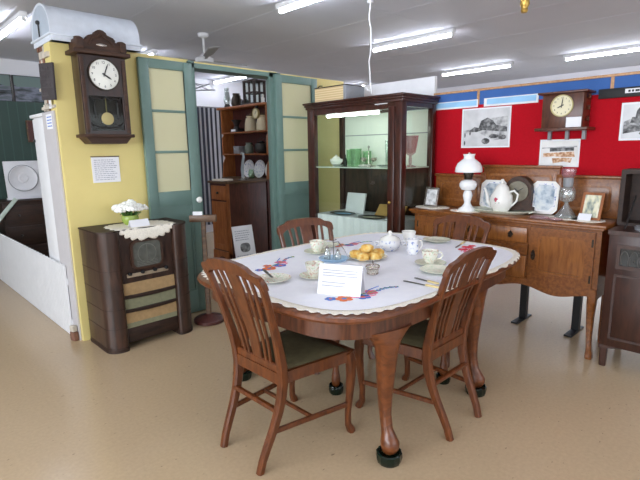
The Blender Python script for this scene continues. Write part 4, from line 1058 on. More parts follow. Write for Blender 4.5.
# milk glass oil lamp
t = thing('oil_lamp', 'white milk glass oil lamp with domed shade on the sideboard', 'lamp', (3.715, 1.99, Z+.004))
MB().lathe([(.075, 0), (.078, .006), (.070, .018), (.045, .035), (.030, .055), (.026, .075), (.034, .10), (.040, .13), (.034, .155), (.026, .17), (.03, .175)], seg=32).build('base', 'milk', t)
MB().lathe([(.03, .172), (.055, .18), (.070, .205), (.072, .228), (.060, .250), (.035, .262), (.02, .266), (0, .266)], seg=32).build('font', 'milk', t)
MB().lathe([(.03, .262), (.034, .27), (.034, .30), (.042, .305), (.042, .325), (.03, .332), (0, .332)], seg=24).build('burner', 'bronze', t)
MB().lathe([(.108, .325), (.112, .333), (.108, .365), (.092, .400), (.062, .425), (.045, .437), (.043, .455), (.052, .475), (.049, .475), (.040, .455), (.042, .436), (.058, .422), (.088, .397), (.104, .362), (.106, .334)], seg=36).build('lamp_shade', 'milk', t)
MB().lathe([(.028, .33), (.030, .36), (.020, .44), (.021, .488), (.018, .488), (.017, .44), (.026, .36)], seg=18).build('chimney', 'clear', t)
# tray, pot, mantel clock, plates
t = thing('serving_tray', 'long white floral tray under the coffee pot on the sideboard', 'tray', (3.80, 1.735, Z))
MB().lathe([(.115, 0), (.12, .002), (.15, .024), (.146, .027), (.115, .008), (0, .008)], seg=48, sy=1.78, sx=.95).build('tray', 'greenchina', t)
for s in (-1, 1): MB().tube([(-.05, s*.25, .018), (-.03, s*.275, .026), (.03, s*.275, .026), (.05, s*.25, .018)], .006, 8).build('handle', 'greenchina', t)
t = thing('coffee_pot', 'white china coffee pot with a pink rose on the floral tray', 'pot', (3.765, 1.715, Z+.0085), .0)
MB().lathe([(.052, 0), (.058, .006), (.064, .02), (.084, .05), (.092, .09), (.084, .135), (.060, .175), (.052, .195)], seg=32).build('body', 'china', t)
l = MB().lathe([(.054, .194), (.050, .205), (.030, .228), (.012, .236), (.010, .245), (.016, .255), (.010, .268), (0, .27)], seg=28).build('lid', 'china', t)
MB().tube([(0, .078, .05), (-.0, .115, .08), (0, .125, .13), (0, .142, .178), (0, .155, .19)], [.022, .018, .012, .010, .010], 10).build('spout', 'china', t)
MB().tube([(0, -.062, .165), (0, -.10, .178), (0, -.132, .15), (0, -.125, .10), (0, -.09, .06), (0, -.074, .055)], .008, 10).build('handle', 'china', t)
mb = MB()
for c in ((0, 0), (.016, .01), (-.014, .012), (.004, .022), (.002, -.014)): mb.ball((-.0905+.3*abs(c[0])*.4, .006+c[0]*.6, .105+c[1]*.6), (.002, .008, .007), 8, 6)
r = mb.build('rose_transfer', 'roseflower', t); mb = MB()
for c in ((-.03, -.03), (.015, -.035), (.03, -.01)): mb.ball((-.087, c[0]*.6, .105+c[1]*.7), (.003, .007, .004), 8, 6)
mb.build('leaf_transfer', 'leaf', t)
t = thing('mantel_clock', 'dark round topped mantel clock behind the coffee pot', 'clock', (3.90, 1.625, Z+.022), .12)
pf = [(-.125, .0), (.125, .0), (.125, .028), (.105, .035)]+[(.105*math.cos(PI*k/20), .16+.115*math.sin(PI*k/20)) for k in range(21)]+[(-.105, .035), (-.125, .028)]
MB().prism(pf, 'yz', -.055, .055).build('case', 'clock_dark', t)
mb = MB().ring(circ(0, .155, .082, 40), circ(0, .155, .068, 40), 'yz', -.066, -.054); f = mb.build('bezel', 'dull_dial', t)
MB().prism(circ(0, .155, .070, 40), 'yz', -.060, -.054).build('dial', 'dull_dial', f)
hand(f, 'hour_hand', (-.061, 0, .155), 2.4, .04, .006, 'x'); hand(f, 'minute_hand', (-.063, 0, .155), .6, .058, .005, 'x')
def octplate(label, x, y, w, h, tilt):
    t = thing('platter', label, 'platter', (x, y, Z+.002)); t.rotation_euler = (0, tilt, 0)
    c = .035; P = lambda k: [(-w+k+c, k), (w-k-c, k), (w-k, k+c), (w-k, h-k-c), (w-k-c, h-k), (-w+k+c, h-k), (-w+k, h-k-c), (-w+k, k+c)]
    MB().prism(P(0), 'yz', -.006, .006).build('rim', 'china', t)
    MB().ring(P(.016), P(.03), 'yz', -.009, -.005).build('rim_band', 'bluechina', t)
    MB().prism(P(.03), 'yz', -.0075, -.004).build('centre', photo('blue_scene', [(120, 140, 160), (196, 206, 214), (226, 230, 228)], (12, 12, 12), .25, seed=x+y), t)
octplate('pale blue patterned platter leaning on the sideboard back, left of the mantel clock', 3.905, 1.86, .115, .255, math.radians(8))
octplate('pale blue patterned platter leaning on the sideboard back, right of the mantel clock', 3.905, 1.435, .105, .26, math.radians(8))
# clear glass lamp
t = thing('glass_lamp', 'clear cut glass oil lamp with pink rimmed chimney on the sideboard', 'lamp', (3.79, 1.225, Z+.004))
MB().lathe([(.075, 0), (.078, .006), (.070, .02), (.05, .045), (.030, .075), (.016, .10), (.014, .115)], seg=12).build('foot', 'crystal', t)
MB().lathe([(.014, .112), (.042, .125), (.055, .15), (.056, .20), (.044, .225), (.028, .235), (0, .235)], seg=16).build('font', 'crystal', t)
MB().lathe([(.03, .232), (.034, .24), (.036, .275), (.034, .297), (0, .297)], seg=20).build('burner', 'tintgrey', t)
MB().lathe([(.034, .297), (.044, .31), (.052, .345), (.048, .365), (.045, .365), (.048, .345), (.040, .312)], seg=16).build('gallery', 'pinkglass', t)
t = thing('glass_coaster', 'small pink glass coaster in front of the clear lamp', 'coaster', (3.655, 1.365, Z))
MB().lathe([(.045, 0), (.05, .004), (.048, .014), (.04, .008), (0, .008)], seg=28, sy=1.4).build('coaster', 'pinkglass', t)
t = thing('glass_coaster', 'small pink glass coaster beside the lace doily under the clear lamp', 'coaster', (3.64, 1.245, Z))
MB().lathe([(.035, 0), (.04, .004), (.038, .012), (.03, .008), (0, .008)], seg=28, sy=1.3).build('coaster', 'pinkglass', t)

# ================================================================ CLOCK ON THE RED BOARD
t = thing('hanging_clock', 'square brown wall clock hanging on the red board over the sideboard', 'clock', (4.036, 1.335, 0))
MB().box(-.17, 0, -.145, .145, 1.632, 1.882, .004).build('case', 'rclock', t)
MB().box(-.20, 0, -.175, .175, 1.882, 1.898, .005).build('cornice', 'rclock', t)
MB().box(-.20, 0, -.19, .185, 1.612, 1.634, .005).build('base_shelf', 'rclock', t)
for y in (.13, 0, -.12): MB().box(-.03, -.0, y-.012, y+.012, 1.545, 1.612).build('hanging_rod', 'tintgrey', t)
mb = MB().lathe([(.076, 0), (.076, .006), (0, .008)], seg=40); mb.xform(lambda v: Vector((-.17-v.z, v.x, 1.793+v.y))); dl = mb.build('dial', 'dial_cream', t)
MB().ring(circ(0, 1.793, .080, 40), circ(0, 1.793, .073, 40), 'yz', -.184, -.17).build('bezel', 'brassdial', dl)
dial_numbers(dl, (-.1795, 0, 1.793), .057, .017, 'ink_dark', 'x')
hand(dl, 'hour_hand', (-.181, 0, 1.793), math.radians(205), .038, .006, 'x'); hand(dl, 'minute_hand', (-.183, 0, 1.793), math.radians(84), .056, .005, 'x')
mb = MB()
for z in (1.70, 1.78, 1.86): mb.lathe([(.010, 0), (.014, .01), (.008, .02), (.012, .03), (0, .035)], (-.09, -.158, z-.02), 12)
mb.build('side_ornament', 'rclock', t)
t = thing('price_card', 'small white card tucked at the bottom corner of the hanging clock', 'card', (3.858, 1.245, 1.6345))
MB().box(-.002, .002, -.052, .052, 0, .072).build('card', 'paper', t)

# ================================================================ DARK CABINET AT THE RIGHT EDGE
t = thing('gramophone_cabinet', 'dark wooden cabinet with arched leadlight panel at the right edge', 'cabinet', (3.505, .365, 0))
W, L, H = .46, .49, .95
mb = MB(); mb.box(.0, W, 0, L, .155, H-.025, .006); mb.build('body', 'dark_cab', t)
MB().prism([(-.015, -.012), (W, -.012), (W, L+.012), (.01, L+.012), (-.008, L+.004)], 'xy', H-.028, H).build('top', 'dark_cab', t)
for x in (.03, W-.03):
    for y in (.028, L-.028): MB().strip([(x, y, 0), (x, y, .17)], [(.038, .038), (.05, .05)]).build('leg', 'dark_cab', t)
MB().prism([(0, .16), (0, .13)]+[(.05+(L-.1)*k/16, .135+.03*math.sin(PI*k/16)) for k in range(17)]+[(L, .13), (L, .16)], 'yz', .004, .02).build('apron', 'dark_cab', t)
for y0, y1 in ((.075, L/2-.012), (L/2+.012, L-.075)):
    d = MB().ring(rrect(y0-.02, y1+.02, .70, .86, .003, 1), rrect(y0, y1, .725, .838, .003, 1), 'yz', -.012, .004).build('grille_frame', 'dark_cab', t)
    MB().box(-.003, .002, y0, y1, .722, .84).build('grille_backing', 'darkglass', d)
    mb = MB(); n = 3; w = (y1-y0)/n
    for k in range(n):
        c = y0+w*(k+.5); mb.tube([(-.006, c-w*.42, .728), (-.006, c-w*.42, .79), (-.006, c-w*.25, .815), (-.006, c, .826), (-.006, c+w*.25, .815), (-.006, c+w*.42, .79), (-.006, c+w*.42, .728)], .0035, 6)
    mb.build('gothic_fret', plain('dull_lead', (84, 82, 80), .4), d)
MB().ring(rrect(.05, L-.05, .21, .66, .004, 1), rrect(.065, L-.065, .225, .645, .004, 1), 'yz', -.005, .004).build('door_moulding', 'dark_cab', t)
ld = MB().ring(rrect(0.0, L+.028, H, 1.335, .01, 3), rrect(.03, L, H+.02, 1.305, .01, 3), 'yz', .27, W).build('raised_lid', 'walnut_dark', t)
MB().box(W-.02, W, .02, L+.01, H+.01, 1.315).build('lid_panel', 'walnut_dark', ld)
MB().box(.02, W-.01, .015, .03, H, H+.06).build('side_cheek', 'dark_cab', t)
MB().tube([(.10, L-.06, H), (.14, L-.06, H+.02), (.34, L-.055, H+.20)], .006, 8).build('lid_stay', 'iron', t)
MB().lathe([(.14, H), (.14, H+.018), (.01, H+.02), (.006, H+.035), (0, H+.035)], (.17, L/2, 0), 40).build('turntable', 'tintgrey', t)
# ================================================================ TEA TABLE
TZ = ZC+.0048
KT = .958   # the tea things' ground plan
def plate(name, label, cat, x, y, r, mat, h=.018, group=None, z=TZ):
    t = thing(name, label, cat, (x*KT, y*KT, z), 0, group)
    MB().lathe([(r*.55, 0), (r*.6, .002), (r*.72, .006), (r, h), (r*.985, h+.002), (r*.70, .009), (r*.55, .006), (0, .006)], seg=40).build('plate', mat, t, angle=60)
    return t
def cup(label, x, y, rz, mat, z):
    t = thing('teacup', label, 'cup', (x*KT, y*KT, z), rz, 'teacups on the table')
    MB().lathe([(.026, 0), (.028, .007), (.038, .02), (.047, .050), (.052, .078), (.050, .078), (.044, .050), (.035, .023), (0, .014)], seg=32).build('bowl', mat, t, angle=60)
    MB().tube([(.046, 0, .064), (.068, 0, .066), (.076, 0, .048), (.062, 0, .028), (.040, 0, .026)], .0045, 8).build('handle', mat, t)
    return t
def knife(label, x, y, rz, hm='bone', L=.20, z=TZ):
    t = thing('table_knife', label, 'knife', (x*KT, y*KT, z), rz, 'knives on the tea table')
    MB().prism([(0, -.007), (L*.50, -.009), (L*.57, -.002), (L*.55, .006), (0, .007)], 'xy', .002, .004).build('blade', 'steel', t)
    MB().box(-L*.45, 0, -.008, .008, 0, .010, .004).build('handle', hm, t)
    return t
plate('tea_plate', 'floral tea plate with a knife across it at the near left of the table', 'plate', 1.635, 2.055, .098, 'chintz', group='plates on the tea table')
knife('table knife lying across the floral plate at the near left', 1.66, 2.14, -1.95, 'steel', .17, TZ+.0205)
plate('saucer', 'floral saucer under the teacup nearest the near left plate', 'saucer', 1.845, 1.935, .086, 'chintz', .014, 'saucers on the table'); cup('floral teacup nearest the white notice card', 1.845, 1.935, .5, 'chintz', TZ+.0065)
plate('saucer', 'pale saucer under the far teacup by the doorway side chair', 'saucer', 2.325, 2.405, .092, 'greenchina', .014, 'saucers on the table'); cup('pale teacup on the far side before the doorway chair', 2.325, 2.405, -.4, 'chintz', TZ+.0065)
plate('tea_plate', 'pale tea plate beside the far teacup by the doorway chair', 'plate', 2.53, 2.50, .085, 'greenchina', group='plates on the tea table')
plate('tea_plate', 'pale green tea plate at the near right edge of the table', 'plate', 2.42, 1.475, .098, 'greenchina', group='plates on the tea table')
plate('saucer', 'pale green saucer behind the near right plate', 'saucer', 2.56, 1.61, .095, 'greenchina', .014, 'saucers on the table'); cup('striped pale teacup behind the near right plate', 2.57, 1.62, -.9, 'chintz', TZ+.0065)
plate('tea_plate', 'pale tea plate at the far end before the sideboard chair', 'plate', 3.24, 1.985, .105, 'greenchina', group='plates on the tea table')
knife('bone handled knife at the near edge, blade toward the white card', 2.13, 1.365, 1.62, 'bone', .24); knife('steel knife lying under the bone handled knife', 2.205, 1.40, 1.45, 'bone', .16)
knife('dark knife with pale handle beside the far end plate', 3.25, 1.78, -2.9, 'bone', .24)
t = plate('scone_plate', 'white plate of golden scones in the middle of the table', 'plate', 2.42, 2.01, .125, 'chintz')
for i, (dx, dy, dz) in enumerate(((-.055, .055, 0), (-.012, -.072, 0), (.05, .068, 0), (.072, -.025, 0), (-.078, -.026, 0), (.0, .006, .036))):
    o = thing('scone', ['golden scone at the left of the scone plate', 'golden scone at the front of the scone plate', 'golden scone at the back of the scone plate', 'golden scone at the right of the scone plate', 'golden scone at the near rim of the scone plate', 'golden scone on top of the others'][i], 'scone', (2.42*KT+dx, 2.01*KT+dy, TZ+.0095+dz), i*.9, 'scones on the plate')
    mb = MB().lathe([(.033, 0), (.040, .006), (.039, .018), (.042, .026), (.039, .038), (.026, .046), (0, .048)], seg=20); mb.v = [(x*(1+random.uniform(-.05, .05)), y*(1+random.uniform(-.05, .05)), z) for x, y, z in mb.v]; mb.build('scone', 'scone', o, angle=80)
# lidded sugar bowl / tureen, creamer, far jug
t = thing('sugar_bowl', 'white lidded bowl with blue sprigs near the middle of the table', 'bowl', (2.73*KT, 2.06*KT, TZ))
MB().lathe([(.040, 0), (.044, .006), (.066, .025), (.078, .05), (.074, .07), (.066, .08)], seg=36).build('bowl', 'bluechina', t, angle=60)
l = MB().lathe([(.070, .079), (.066, .088), (.035, .105), (.012, .112), (.012, .122), (.015, .130), (.008, .140), (0, .141)], seg=32).build('lid', 'china', t)
for s in (-1, 1): MB().tube([(s*.05, -s*.05, .062), (s*.072, -s*.072, .070), (s*.076, -s*.076, .05), (s*.055, -s*.055, .036)], .006, 8).build('handle', 'bluechina', t)
t = thing('milk_jug', 'white china milk jug with blue sprigs right of the lidded bowl', 'jug', (2.735*KT, 1.865*KT, TZ), -.6)
mb = MB().lathe([(.030, 0), (.034, .005), (.042, .03), (.040, .06), (.033, .085), (.037, .105), (.034, .105), (.030, .085), (.036, .06), (.038, .03), (0, .012)], seg=32)
mb.xform(lambda v: Vector((v.x+(.02*max(0, (v.z-.08)/.025)*max(0, -v.x/.037) * -1), v.y, v.z))); mb.build('body', 'bluechina', t, angle=60)
MB().tube([(.033, 0, .09), (.06, 0, .09), (.066, 0, .06), (.055, 0, .035), (.040, 0, .03)], .005, 8).build('handle', 'china', t)
t = thing('slop_bowl', 'white flared cup standing behind the milk jug', 'bowl', (2.98*KT, 2.07*KT, TZ))
MB().lathe([(.03, 0), (.032, .006), (.034, .03), (.044, .07), (.052, .105), (.049, .105), (.041, .07), (.03, .03), (0, .014)], seg=32).build('bowl', 'china', t, angle=60)
# basket
t = thing('condiment_basket', 'small silver lattice basket with handle in front of the scones', 'basket', (2.14*KT, 1.74*KT, TZ), .6)
mb = MB()
for k in range(20):
    a = 2*PI*k/20; b_ = a+2*PI/10
    mb.tube([(.045*math.cos(a), .03*math.sin(a), .004), (.058*math.cos(b_), .040*math.sin(b_), .042)], .002, 5); mb.tube([(.045*math.cos(b_), .03*math.sin(b_), .004), (.058*math.cos(a), .040*math.sin(a), .042)], .002, 5)
for r, z in ((.046, .004), (.058, .042)): mb.tube([(r*math.cos(2*PI*k/24), r*.68*math.sin(2*PI*k/24), z) for k in range(25)], .003, 6)
mb.build('lattice', 'silver', t)
MB().lathe([(.043, 0), (.044, .004), (.052, .03), (0, .033)], seg=24, sy=.68).build('liner', 'chintz', t)
MB().tube([(-.057, 0, .042), (-.04, 0, .065), (0, 0, .074), (.04, 0, .065), (.057, 0, .042)], .003, 6).build('handle', 'silver', t)
# blue dish with cruets
t = thing('glass_dish', 'pale blue glass dish holding condiment bottles behind the white card', 'dish', (2.22*KT, 2.14*KT, TZ), -.8)
MB().lathe([(.055, 0), (.06, .003), (.078, .022), (.075, .024), (.056, .008), (0, .007)], seg=40, sx=1.25).build('dish', 'blueglass', t, angle=60)
MB().tube([(.09, 0, .022), (.07, 0, .07), (.03, 0, .125), (0, .0, .118), (-.01, 0, .13), (.02, 0, .14)], .0025, 6).build('wire_handle', 'steel', t)
MB().tube([(.0, .01, .02), (0, .01, .165)], .0025, 6).build('wire_post', 'steel', t)
for lb, x, y, h in (('clear glass cruet bottle at the left in the blue dish', 2.185, 2.165, .095), ('clear glass cruet bottle at the right in the blue dish', 2.225, 2.105, .075)):
    o = thing('cruet_bottle', lb, 'bottle', (x*KT, y*KT, TZ+.0085), 0, 'cruet bottles in the blue dish')
    MB().lathe([(.018, 0), (.021, .006), (.022, h*.45), (.012, h*.66), (.011, h*.78), (.013, h*.8), (0, h*.8)], seg=18).build('bottle', 'crystal', o); MB().lathe([(.011, h*.8), (.012, h*.85), (.006, h*.9), (.008, h*.96), (0, h)], seg=14).build('stopper', 'silver', o)
# notice card
t = thing('notice_card', 'white typed tent card standing on the near part of the tablecloth', 'card', (1.735*KT, 1.615*KT, TZ), math.atan2(-.20, .088))
MB().prism([(-.055, 0), (-.0135, .145), (.028, 0), (.0265, 0), (-.0135, .142), (-.0535, 0)], 'yz', -.112, .112).build('card', 'paper', t)
mb = MB()
for i in range(5):
    z = .115-i*.013 if i < 3 else .105-i*.016; f = (.0135+(.145-z)/.145*.0415); x0 = -.09
    x1 = .09 if i < 3 else .03
    mb.add([(x0, -f-.0006, z), (x1, -f-.0006, z), (x1, -f+.0008, z+.003), (x0, -f+.0008, z+.003)], [(0, 1, 2, 3)])
mb.build('printed_text', 'print_faint', t)

# ================================================================ ROOM THROUGH THE DOORWAY
t = thing('dresser', 'dark red wooden dresser with orange front seen through the doorway', 'dresser', (3.32, 5.0, 0))
W, L, H = .59, .43, 1.10
MB().box(0.012, W, 0.0, L, .08, H, .004).build('body', 'redwood', t); MB().box(-.02, W, -.02, L+.02, H, H+.028, .005).build('top', 'brownwood', t)
MB().box(0, .014, .0, .06, .06, H).build('front_stile', 'pine', t)
MB().prism([(0, .22), (0, .08)]+[(.06+(L-.12)*k/20, .08+.07*math.sin(PI*k/20)) for k in range(21)]+[(L, .08), (L, .22)], 'yz', 0, .014).build('plinth', 'pine', t)
for y0, y1 in ((.06, L-.03),):
    d = MB().box(-.006, .012, y0, y1, .89, 1.07, .004).build('drawer', 'pine', t); MB().ball((-.02, (y0+y1)/2, .98), .016, 12, 8).build('knob', 'iron', d)
    d = MB().ring(rrect(y0, y1, .24, .87, .003, 1), rrect(y0+.07, y1-.07, .31, .80, .003, 1), 'yz', -.004, .012).build('door', 'pine', t); MB().box(.002, .012, y0+.068, y1-.068, .308, .802).build('door_panel', 'pine', d)
for x in (.05, W-.05):
    for y in (.05, L-.05): MB().box(x-.03, x+.03, y-.03, y+.03, 0, .09).build('foot', 'redwood', t)
HZ = H+.028
t = thing('shelf_unit', 'tall orange pine shelf unit behind the dark red dresser through the doorway', 'shelves', (3.935, 5.0, HZ))
mb = MB(); L = 1.06
MB().box(.22, .235, 0, L, 0, .975).build('back_board', 'redwood', t); MB().box(.0, .235, 0, L, -HZ, -.018).build('base_cabinet', 'redwood', t); MB().box(-.012, .235, -.012, L+.01, -.018, 0, .004).build('base_top', 'brownwood', t)
for y in (0, L-.02): MB().prism([(0, 0), (.235, 0), (.235, .975), (.02, .975), (.02, .64), (.05, .60), (.02, .56), (.02, .33), (.06, .28), (.02, .2)], 'xz', y, y+.02).build('side_panel', 'pine', t)
for z in (.335, .635): MB().box(0.0, .22, .02, L-.02, z-.018, z, .002).build('shelf', 'pine', t)
MB().box(-.03, .24, -.03, L+.03, .955, .985, .005).build('cornice', 'pine', t)
S0, S1, S2, S3 = HZ, HZ+.335, HZ+.635, HZ+.985
def standing_plate(label, x, y, r, mat):
    t = thing('display_plate', label, 'plate', (x, y, S0), 0, 'plates standing in the pine unit'); t.rotation_euler = (0, math.radians(10), 0)
    mb = MB().lathe([(r*.6, .012), (r*.62, .006), (r, -.006), (r*.98, .0), (r*.6, .016), (0, .016)] if False else [(0, .006), (r*.6, .004), (r*.7, 0), (r, -.012), (r, -.008), (r*.7, .006), (0, .010)], seg=36)
    mb.xform(lambda v: Vector((v.z, v.x, v.y+r))); mb.build('plate', mat, t, angle=60)
standing_plate('white plate with scenic print at left in the pine shelf unit', 4.08, 5.62, .125, 'bluechina'); standing_plate('white plate with green pattern in the middle of the pine shelf unit', 4.06, 5.34, .125, 'bluechina'); standing_plate('plain white plate half hidden by the door frame', 4.06, 5.09, .12, 'china')
t = thing('folded_cloth', 'folded cream cloth on the left front corner of the dark red dresser', 'cloth', (3.40, 5.27, HZ))
MB().box(-.07, .10, -.12, .12, 0, .022, .008).build('cloth', 'lace', t)
t = thing('green_jug', 'small green glass jug in front of the standing plates', 'jug', (3.96, 5.38, S0))
MB().lathe([(.03, 0), (.034, .01), (.045, .04), (.04, .08), (.028, .10), (.034, .12), (0, .118)], seg=20).build('body', 'greenglass', t); MB().tube([(0, .03, .1), (0, .06, .09), (0, .06, .05), (0, .042, .035)], .005, 8).build('handle', 'greenglass', t)
t = thing('glass_swan', 'tall pale glass swan neck ornament at the front of the dresser', 'ornament', (3.62, 5.10, S0))
MB().lathe([(.05, 0), (.055, .01), (.02, .03), (.018, .06), (0, .06)], seg=20).build('base', 'crystal', t)
MB().tube([(0, 0, .04), (0, .01, .14), (0, -.01, .24), (0, -.03, .30), (0, -.02, .34), (0, .01, .35), (0, .03, .33)], [.02, .022, .018, .016, .014, .012, .006], 10).build('neck', plain('pale_glass', (176, 190, 200), .2), t)
t = thing('tin_box', 'small grey tin on the lower shelf of the pine unit', 'box', (4.02, 5.73, S1)); MB().box(-.05, .05, -.07, .07, 0, .10, .006).build('body', 'tintgrey', t); MB().box(-.053, .053, -.073, .073, .085, .105, .004).build('lid', 'tintgrey', t)
t = thing('stoneware_jar', 'grey green jar on the lower shelf of the pine unit', 'jar', (4.0, 5.46, S1)); MB().lathe([(.05, 0), (.065, .03), (.06, .10), (.04, .13), (.05, .15), (0, .15)], seg=20).build('body', plain('stoneware', (120, 128, 116), .4), t)
t = thing('iron_pot', 'round black iron pot on the lower shelf of the pine unit', 'pot', (4.02, 5.20, S1)); MB().lathe([(.06, 0), (.09, .03), (.10, .08), (.085, .13), (.09, .14), (.03, .15), (.02, .17), (0, .17)], seg=24).build('body', 'iron', t); MB().tube([(0, -.095, .11), (0, -.08, .19), (0, 0, .215), (0, .08, .19), (0, .095, .11)], .005, 8).build('bail', 'iron', t)
t = thing('iron_scale', 'black iron contraption with white label on the upper shelf', 'scale', (4.02, 5.76, S2)); MB().box(-.06, .06, -.09, .09, 0, .05, .006).build('base', 'iron', t); MB().lathe([(.05, .05), (.03, .08), (.05, .14), (.08, .17), (0, .16)], seg=20).build('column', 'iron', t); MB().box(-.064, -.06, -.05, .05, .01, .04).build('label_plate', 'paper', t)
for i, (y, lb) in enumerate(((5.40, 'cream jar left of the pair on the upper pine shelf'), (5.14, 'cream jar right of the pair on the upper pine shelf'))):
    t = thing('cream_jar', lb, 'jar', (4.0, y, S2), 0, 'cream jars on the upper shelf'); MB().lathe([(.075, 0), (.085, .01), (.08, .10), (.065, .17), (.05, .18), (.06, .20), (0, .20)], seg=24).build('body', plain('cream_stoneware', (214, 200, 170), .4), t); MB().lathe([(.055, .2), (.05, .215), (.012, .22), (.012, .235), (0, .24)], seg=16).build('lid', 'brownwood', t)
t = thing('alarm_clock', 'small round cream faced clock hanging under the pine cornice', 'clock', (3.905, 5.17, S2+.22))
mb = MB().lathe([(.062, 0), (.066, .02), (.06, .024), (0, .024)], seg=28); mb.xform(lambda v: Vector((.03-v.z, v.x, v.y+.0))); mb.build('case', 'dial_cream', t)
MB().ring(circ(0, 0, .068, 28), circ(0, 0, .058, 28), 'yz', -.0, .028).build('rim', 'brassdial', t); hand(t, 'hand', (.004, 0, 0), 1.0, .04, .005, 'x')
MB().box(.01, .05, -.01, .01, .06, .10).build('hook', 'iron', t)
t = thing('lantern', 'dark square glass lantern on top of the pine shelf unit', 'lantern', (4.03, 5.33, S3))
mb = MB()
for x in (-.085, .085):
    for y in (-.11, .11): mb.box(x-.014, x+.014, y-.014, y+.014, 0, .30)
mb.box(-.10, .10, -.125, .125, 0, .02); mb.box(-.10, .10, -.125, .125, .29, .31); mb.box(-.03, .03, -.04, .04, .31, .33)
for y in (-.11, .11): mb.box(-.085, .085, y-.008, y+.008, .14, .16)
for x in (-.085, .085): mb.box(x-.008, x+.008, -.11, .11, .14, .16); mb.box(x-.01, x+.01, -.012, .012, .02, .29)
mb.build('frame', 'walnut_dark', t)
for x in (-.085, .085): MB().box(x-.002, x+.002, -.10, .10, .02, .29).build('glass_pane', 'clear', t)
t = thing('glass_chimney_lamp', 'white glass chimney lamp on the left end of the pine unit', 'lamp', (4.0, 5.94, S3)); MB().lathe([(.05, 0), (.04, .03), (.03, .05), (0, .05)], seg=20).build('base', 'iron', t); MB().lathe([(.04, .05), (.052, .10), (.04, .17), (.032, .25), (.036, .27), (.03, .27), (.03, .17), (.045, .1)], seg=20).build('chimney', 'crystal', t)
t = thing('dark_jug', 'dark pottery jug beside the glass chimney lamp', 'jug', (4.02, 5.74, S3)); MB().lathe([(.06, 0), (.075, .04), (.07, .10), (.045, .15), (.05, .18), (0, .18)], seg=20).build('body', 'bronze', t); MB().tube([(0, -.045, .16), (0, -.09, .14), (0, -.09, .08), (0, -.07, .05)], .007, 8).build('handle', 'bronze', t)
t = thing('iron_kettle', 'squat dark kettle between the jug and the lantern', 'kettle', (4.03, 5.54, S3)); MB().lathe([(.05, 0), (.065, .02), (.06, .06), (.03, .08), (.01, .09), (0, .1)], seg=20).build('body', 'iron', t); MB().tube([(0, .05, .05), (0, .085, .09)], .008, 8).build('spout', 'iron', t); MB().tube([(0, -.05, .06), (0, -.02, .12), (0, .03, .12), (0, .05, .06)], .004, 6).build('handle', 'iron', t)
t = thing('white_figurine', 'tiny white figurine at the right end of the pine unit top', 'figurine', (3.99, 5.10, S3)); MB().lathe([(.025, 0), (.028, .01), (.02, .03), (.024, .06), (.012, .08), (.018, .10), (.008, .115), (0, .118)], seg=16).build('figure', 'china', t)
# clothes hoist with striped ticking
t = thing('clothes_hoist', 'rotary clothes hoist with thin grey arms above the striped cloth', 'clothes hoist', (3.80, 6.62, 0))
MB().tube([(0, 0, 0), (0, 0, 2.53)], .018, 10).build('pole', 'tintgrey', t); MB().lathe([(.12, 0), (.12, .02), (.03, .04), (0, .04)], seg=24).build('base', 'iron', t)
mb = MB()
for k in range(4):
    a = k*PI/2+.1; ca, sa = math.cos(a), math.sin(a); MB().tube([(0, 0, 2.40), (.48*ca, .48*sa, 2.45)], .009, 8).build('arm', 'tintgrey', t); MB().tube([(0, 0, 2.53), (.35*ca, .35*sa, 2.44)], .006, 6).build('brace', 'tintgrey', t)
for r in (.24, .35, .47): mb.tube([(r*math.cos(.1+k*PI/2), r*math.sin(.1+k*PI/2), 2.40+.05*r/.48) for k in range(5)], .003, 5)
mb.build('line', 'tintgrey', t)
t = thing('striped_cloth', 'grey and white striped ticking hanging behind the left green door', 'cloth', (3.93, 6.30, 0))
n = 40; P = [(-.265+.53*k/n, .007*math.sin(k*.95)) for k in range(n+1)]
MB().prism(P+[(x, y+.004) for x, y in reversed(P)], 'xy', .40, 2.135).build('ticking', 'tick', t)
mb = MB(); mb.tube([(-.32, 0.0, 2.145), (.28, 0.0, 2.145)], .008, 8); mb.tube([(-.32, 0, 0), (-.32, 0, 2.155)], .012, 8); mb.tube([(.28, 0, 0), (.28, 0, 2.155)], .008, 8); mb.build('rail', 'tintgrey', t)
t = thing('dark_backdrop', 'tall black cupboard added as the dark interior seen through the doorway', 'dark_backdrop', (3.10, 6.75, 0))  # made-up black backdrop where the room behind is just dark
MB().box(-.35, .40, 0, .5, .05, 1.98, .006).build('body', 'blacksoft', t); MB().box(-.38, .43, -.03, .52, 1.98, 2.01, .005).build('cornice', 'blacksoft', t)
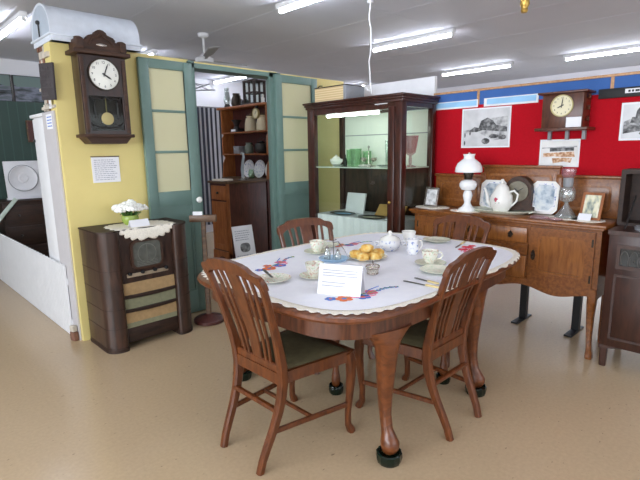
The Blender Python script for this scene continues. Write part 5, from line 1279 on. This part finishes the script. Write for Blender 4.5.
for x0, x1 in ((-.33, .02), (.03, .38)): d = MB().box(x0, x1, -.015, .002, .12, 1.94, .004).build('door', 'blacksoft', t); MB().ball((x1-.04, -.025, 1.05), .014, 10, 6).build('knob', 'brass', d)
MB().box(-.34, .39, .01, .49, 0, .05).build('plinth', 'black', t)
# pedestal stand in front of the left door leaf
t = thing('pedestal_stand', 'brown wooden stand with flat head and red brown foot beside the console radio', 'stand', (2.115, 3.60, 0), -.75)
MB().lathe([(.125, 0), (.135, .008), (.135, .03), (.115, .045), (.06, .06), (.03, .075), (0, .075)], seg=36).build('base', 'redwood', t, label='red brown round foot')
MB().strip([(0, 0, .06), (0, 0, .93)], [(.045, .03), (.038, .026)], side=(1, 0, 0)).build('post', 'brownwood', t)
MB().box(-.115, .115, -.025, .02, .905, .965, .006).build('head', 'brownwood', t)
t = thing('name_card', 'small white card lying on the head of the brown pedestal stand', 'card', (2.075, 3.615, .9655), -.75)
MB().box(-.04, .04, -.006, .006, 0, .030).build('card', 'paper', t)
# low stand with tilted sign
t = thing('low_stand', 'low dark wooden stand in the doorway carrying the white sign', 'stand', (2.93, 4.22, 0))
MB().box(-.24, .24, -.12, .12, .30, .33, .006).build('top', 'walnut_dark', t)
for x in (-.21, .21):
    for y in (-.09, .09): MB().box(x-.018, x+.018, y-.018, y+.018, 0, .30).build('leg', 'walnut_dark', t)
MB().box(-.19, .19, -.08, -.07, .22, .30).build('apron', 'walnut_dark', t)
t = thing('sign_card', 'white sign with a small grey photo leaning in the doorway', 'sign', (2.955, 4.17, .3315)); t.rotation_euler = (math.radians(-12), math.radians(0), math.radians(-6))
MB().box(-.125, .125, -.006, .004, 0, .375, .002).build('board', 'paper', t)
MB().prism(rrect(-.055, .065, .085, .185, .04, 4), 'xz', -.008, -.006).build('photo', photo('sign_photo', BW[:3], (14, 14, 14), seed=3), t); lines(t, -.10, .10, .21, .33, 5, -.006); lines(t, -.11, .11, .02, .06, 2, -.006)
MB().strip([(0, .0, .25), (0, .09, .02)], (.03, .006), side=(1, 0, 0)).build('strut', 'walnut_dark', t)
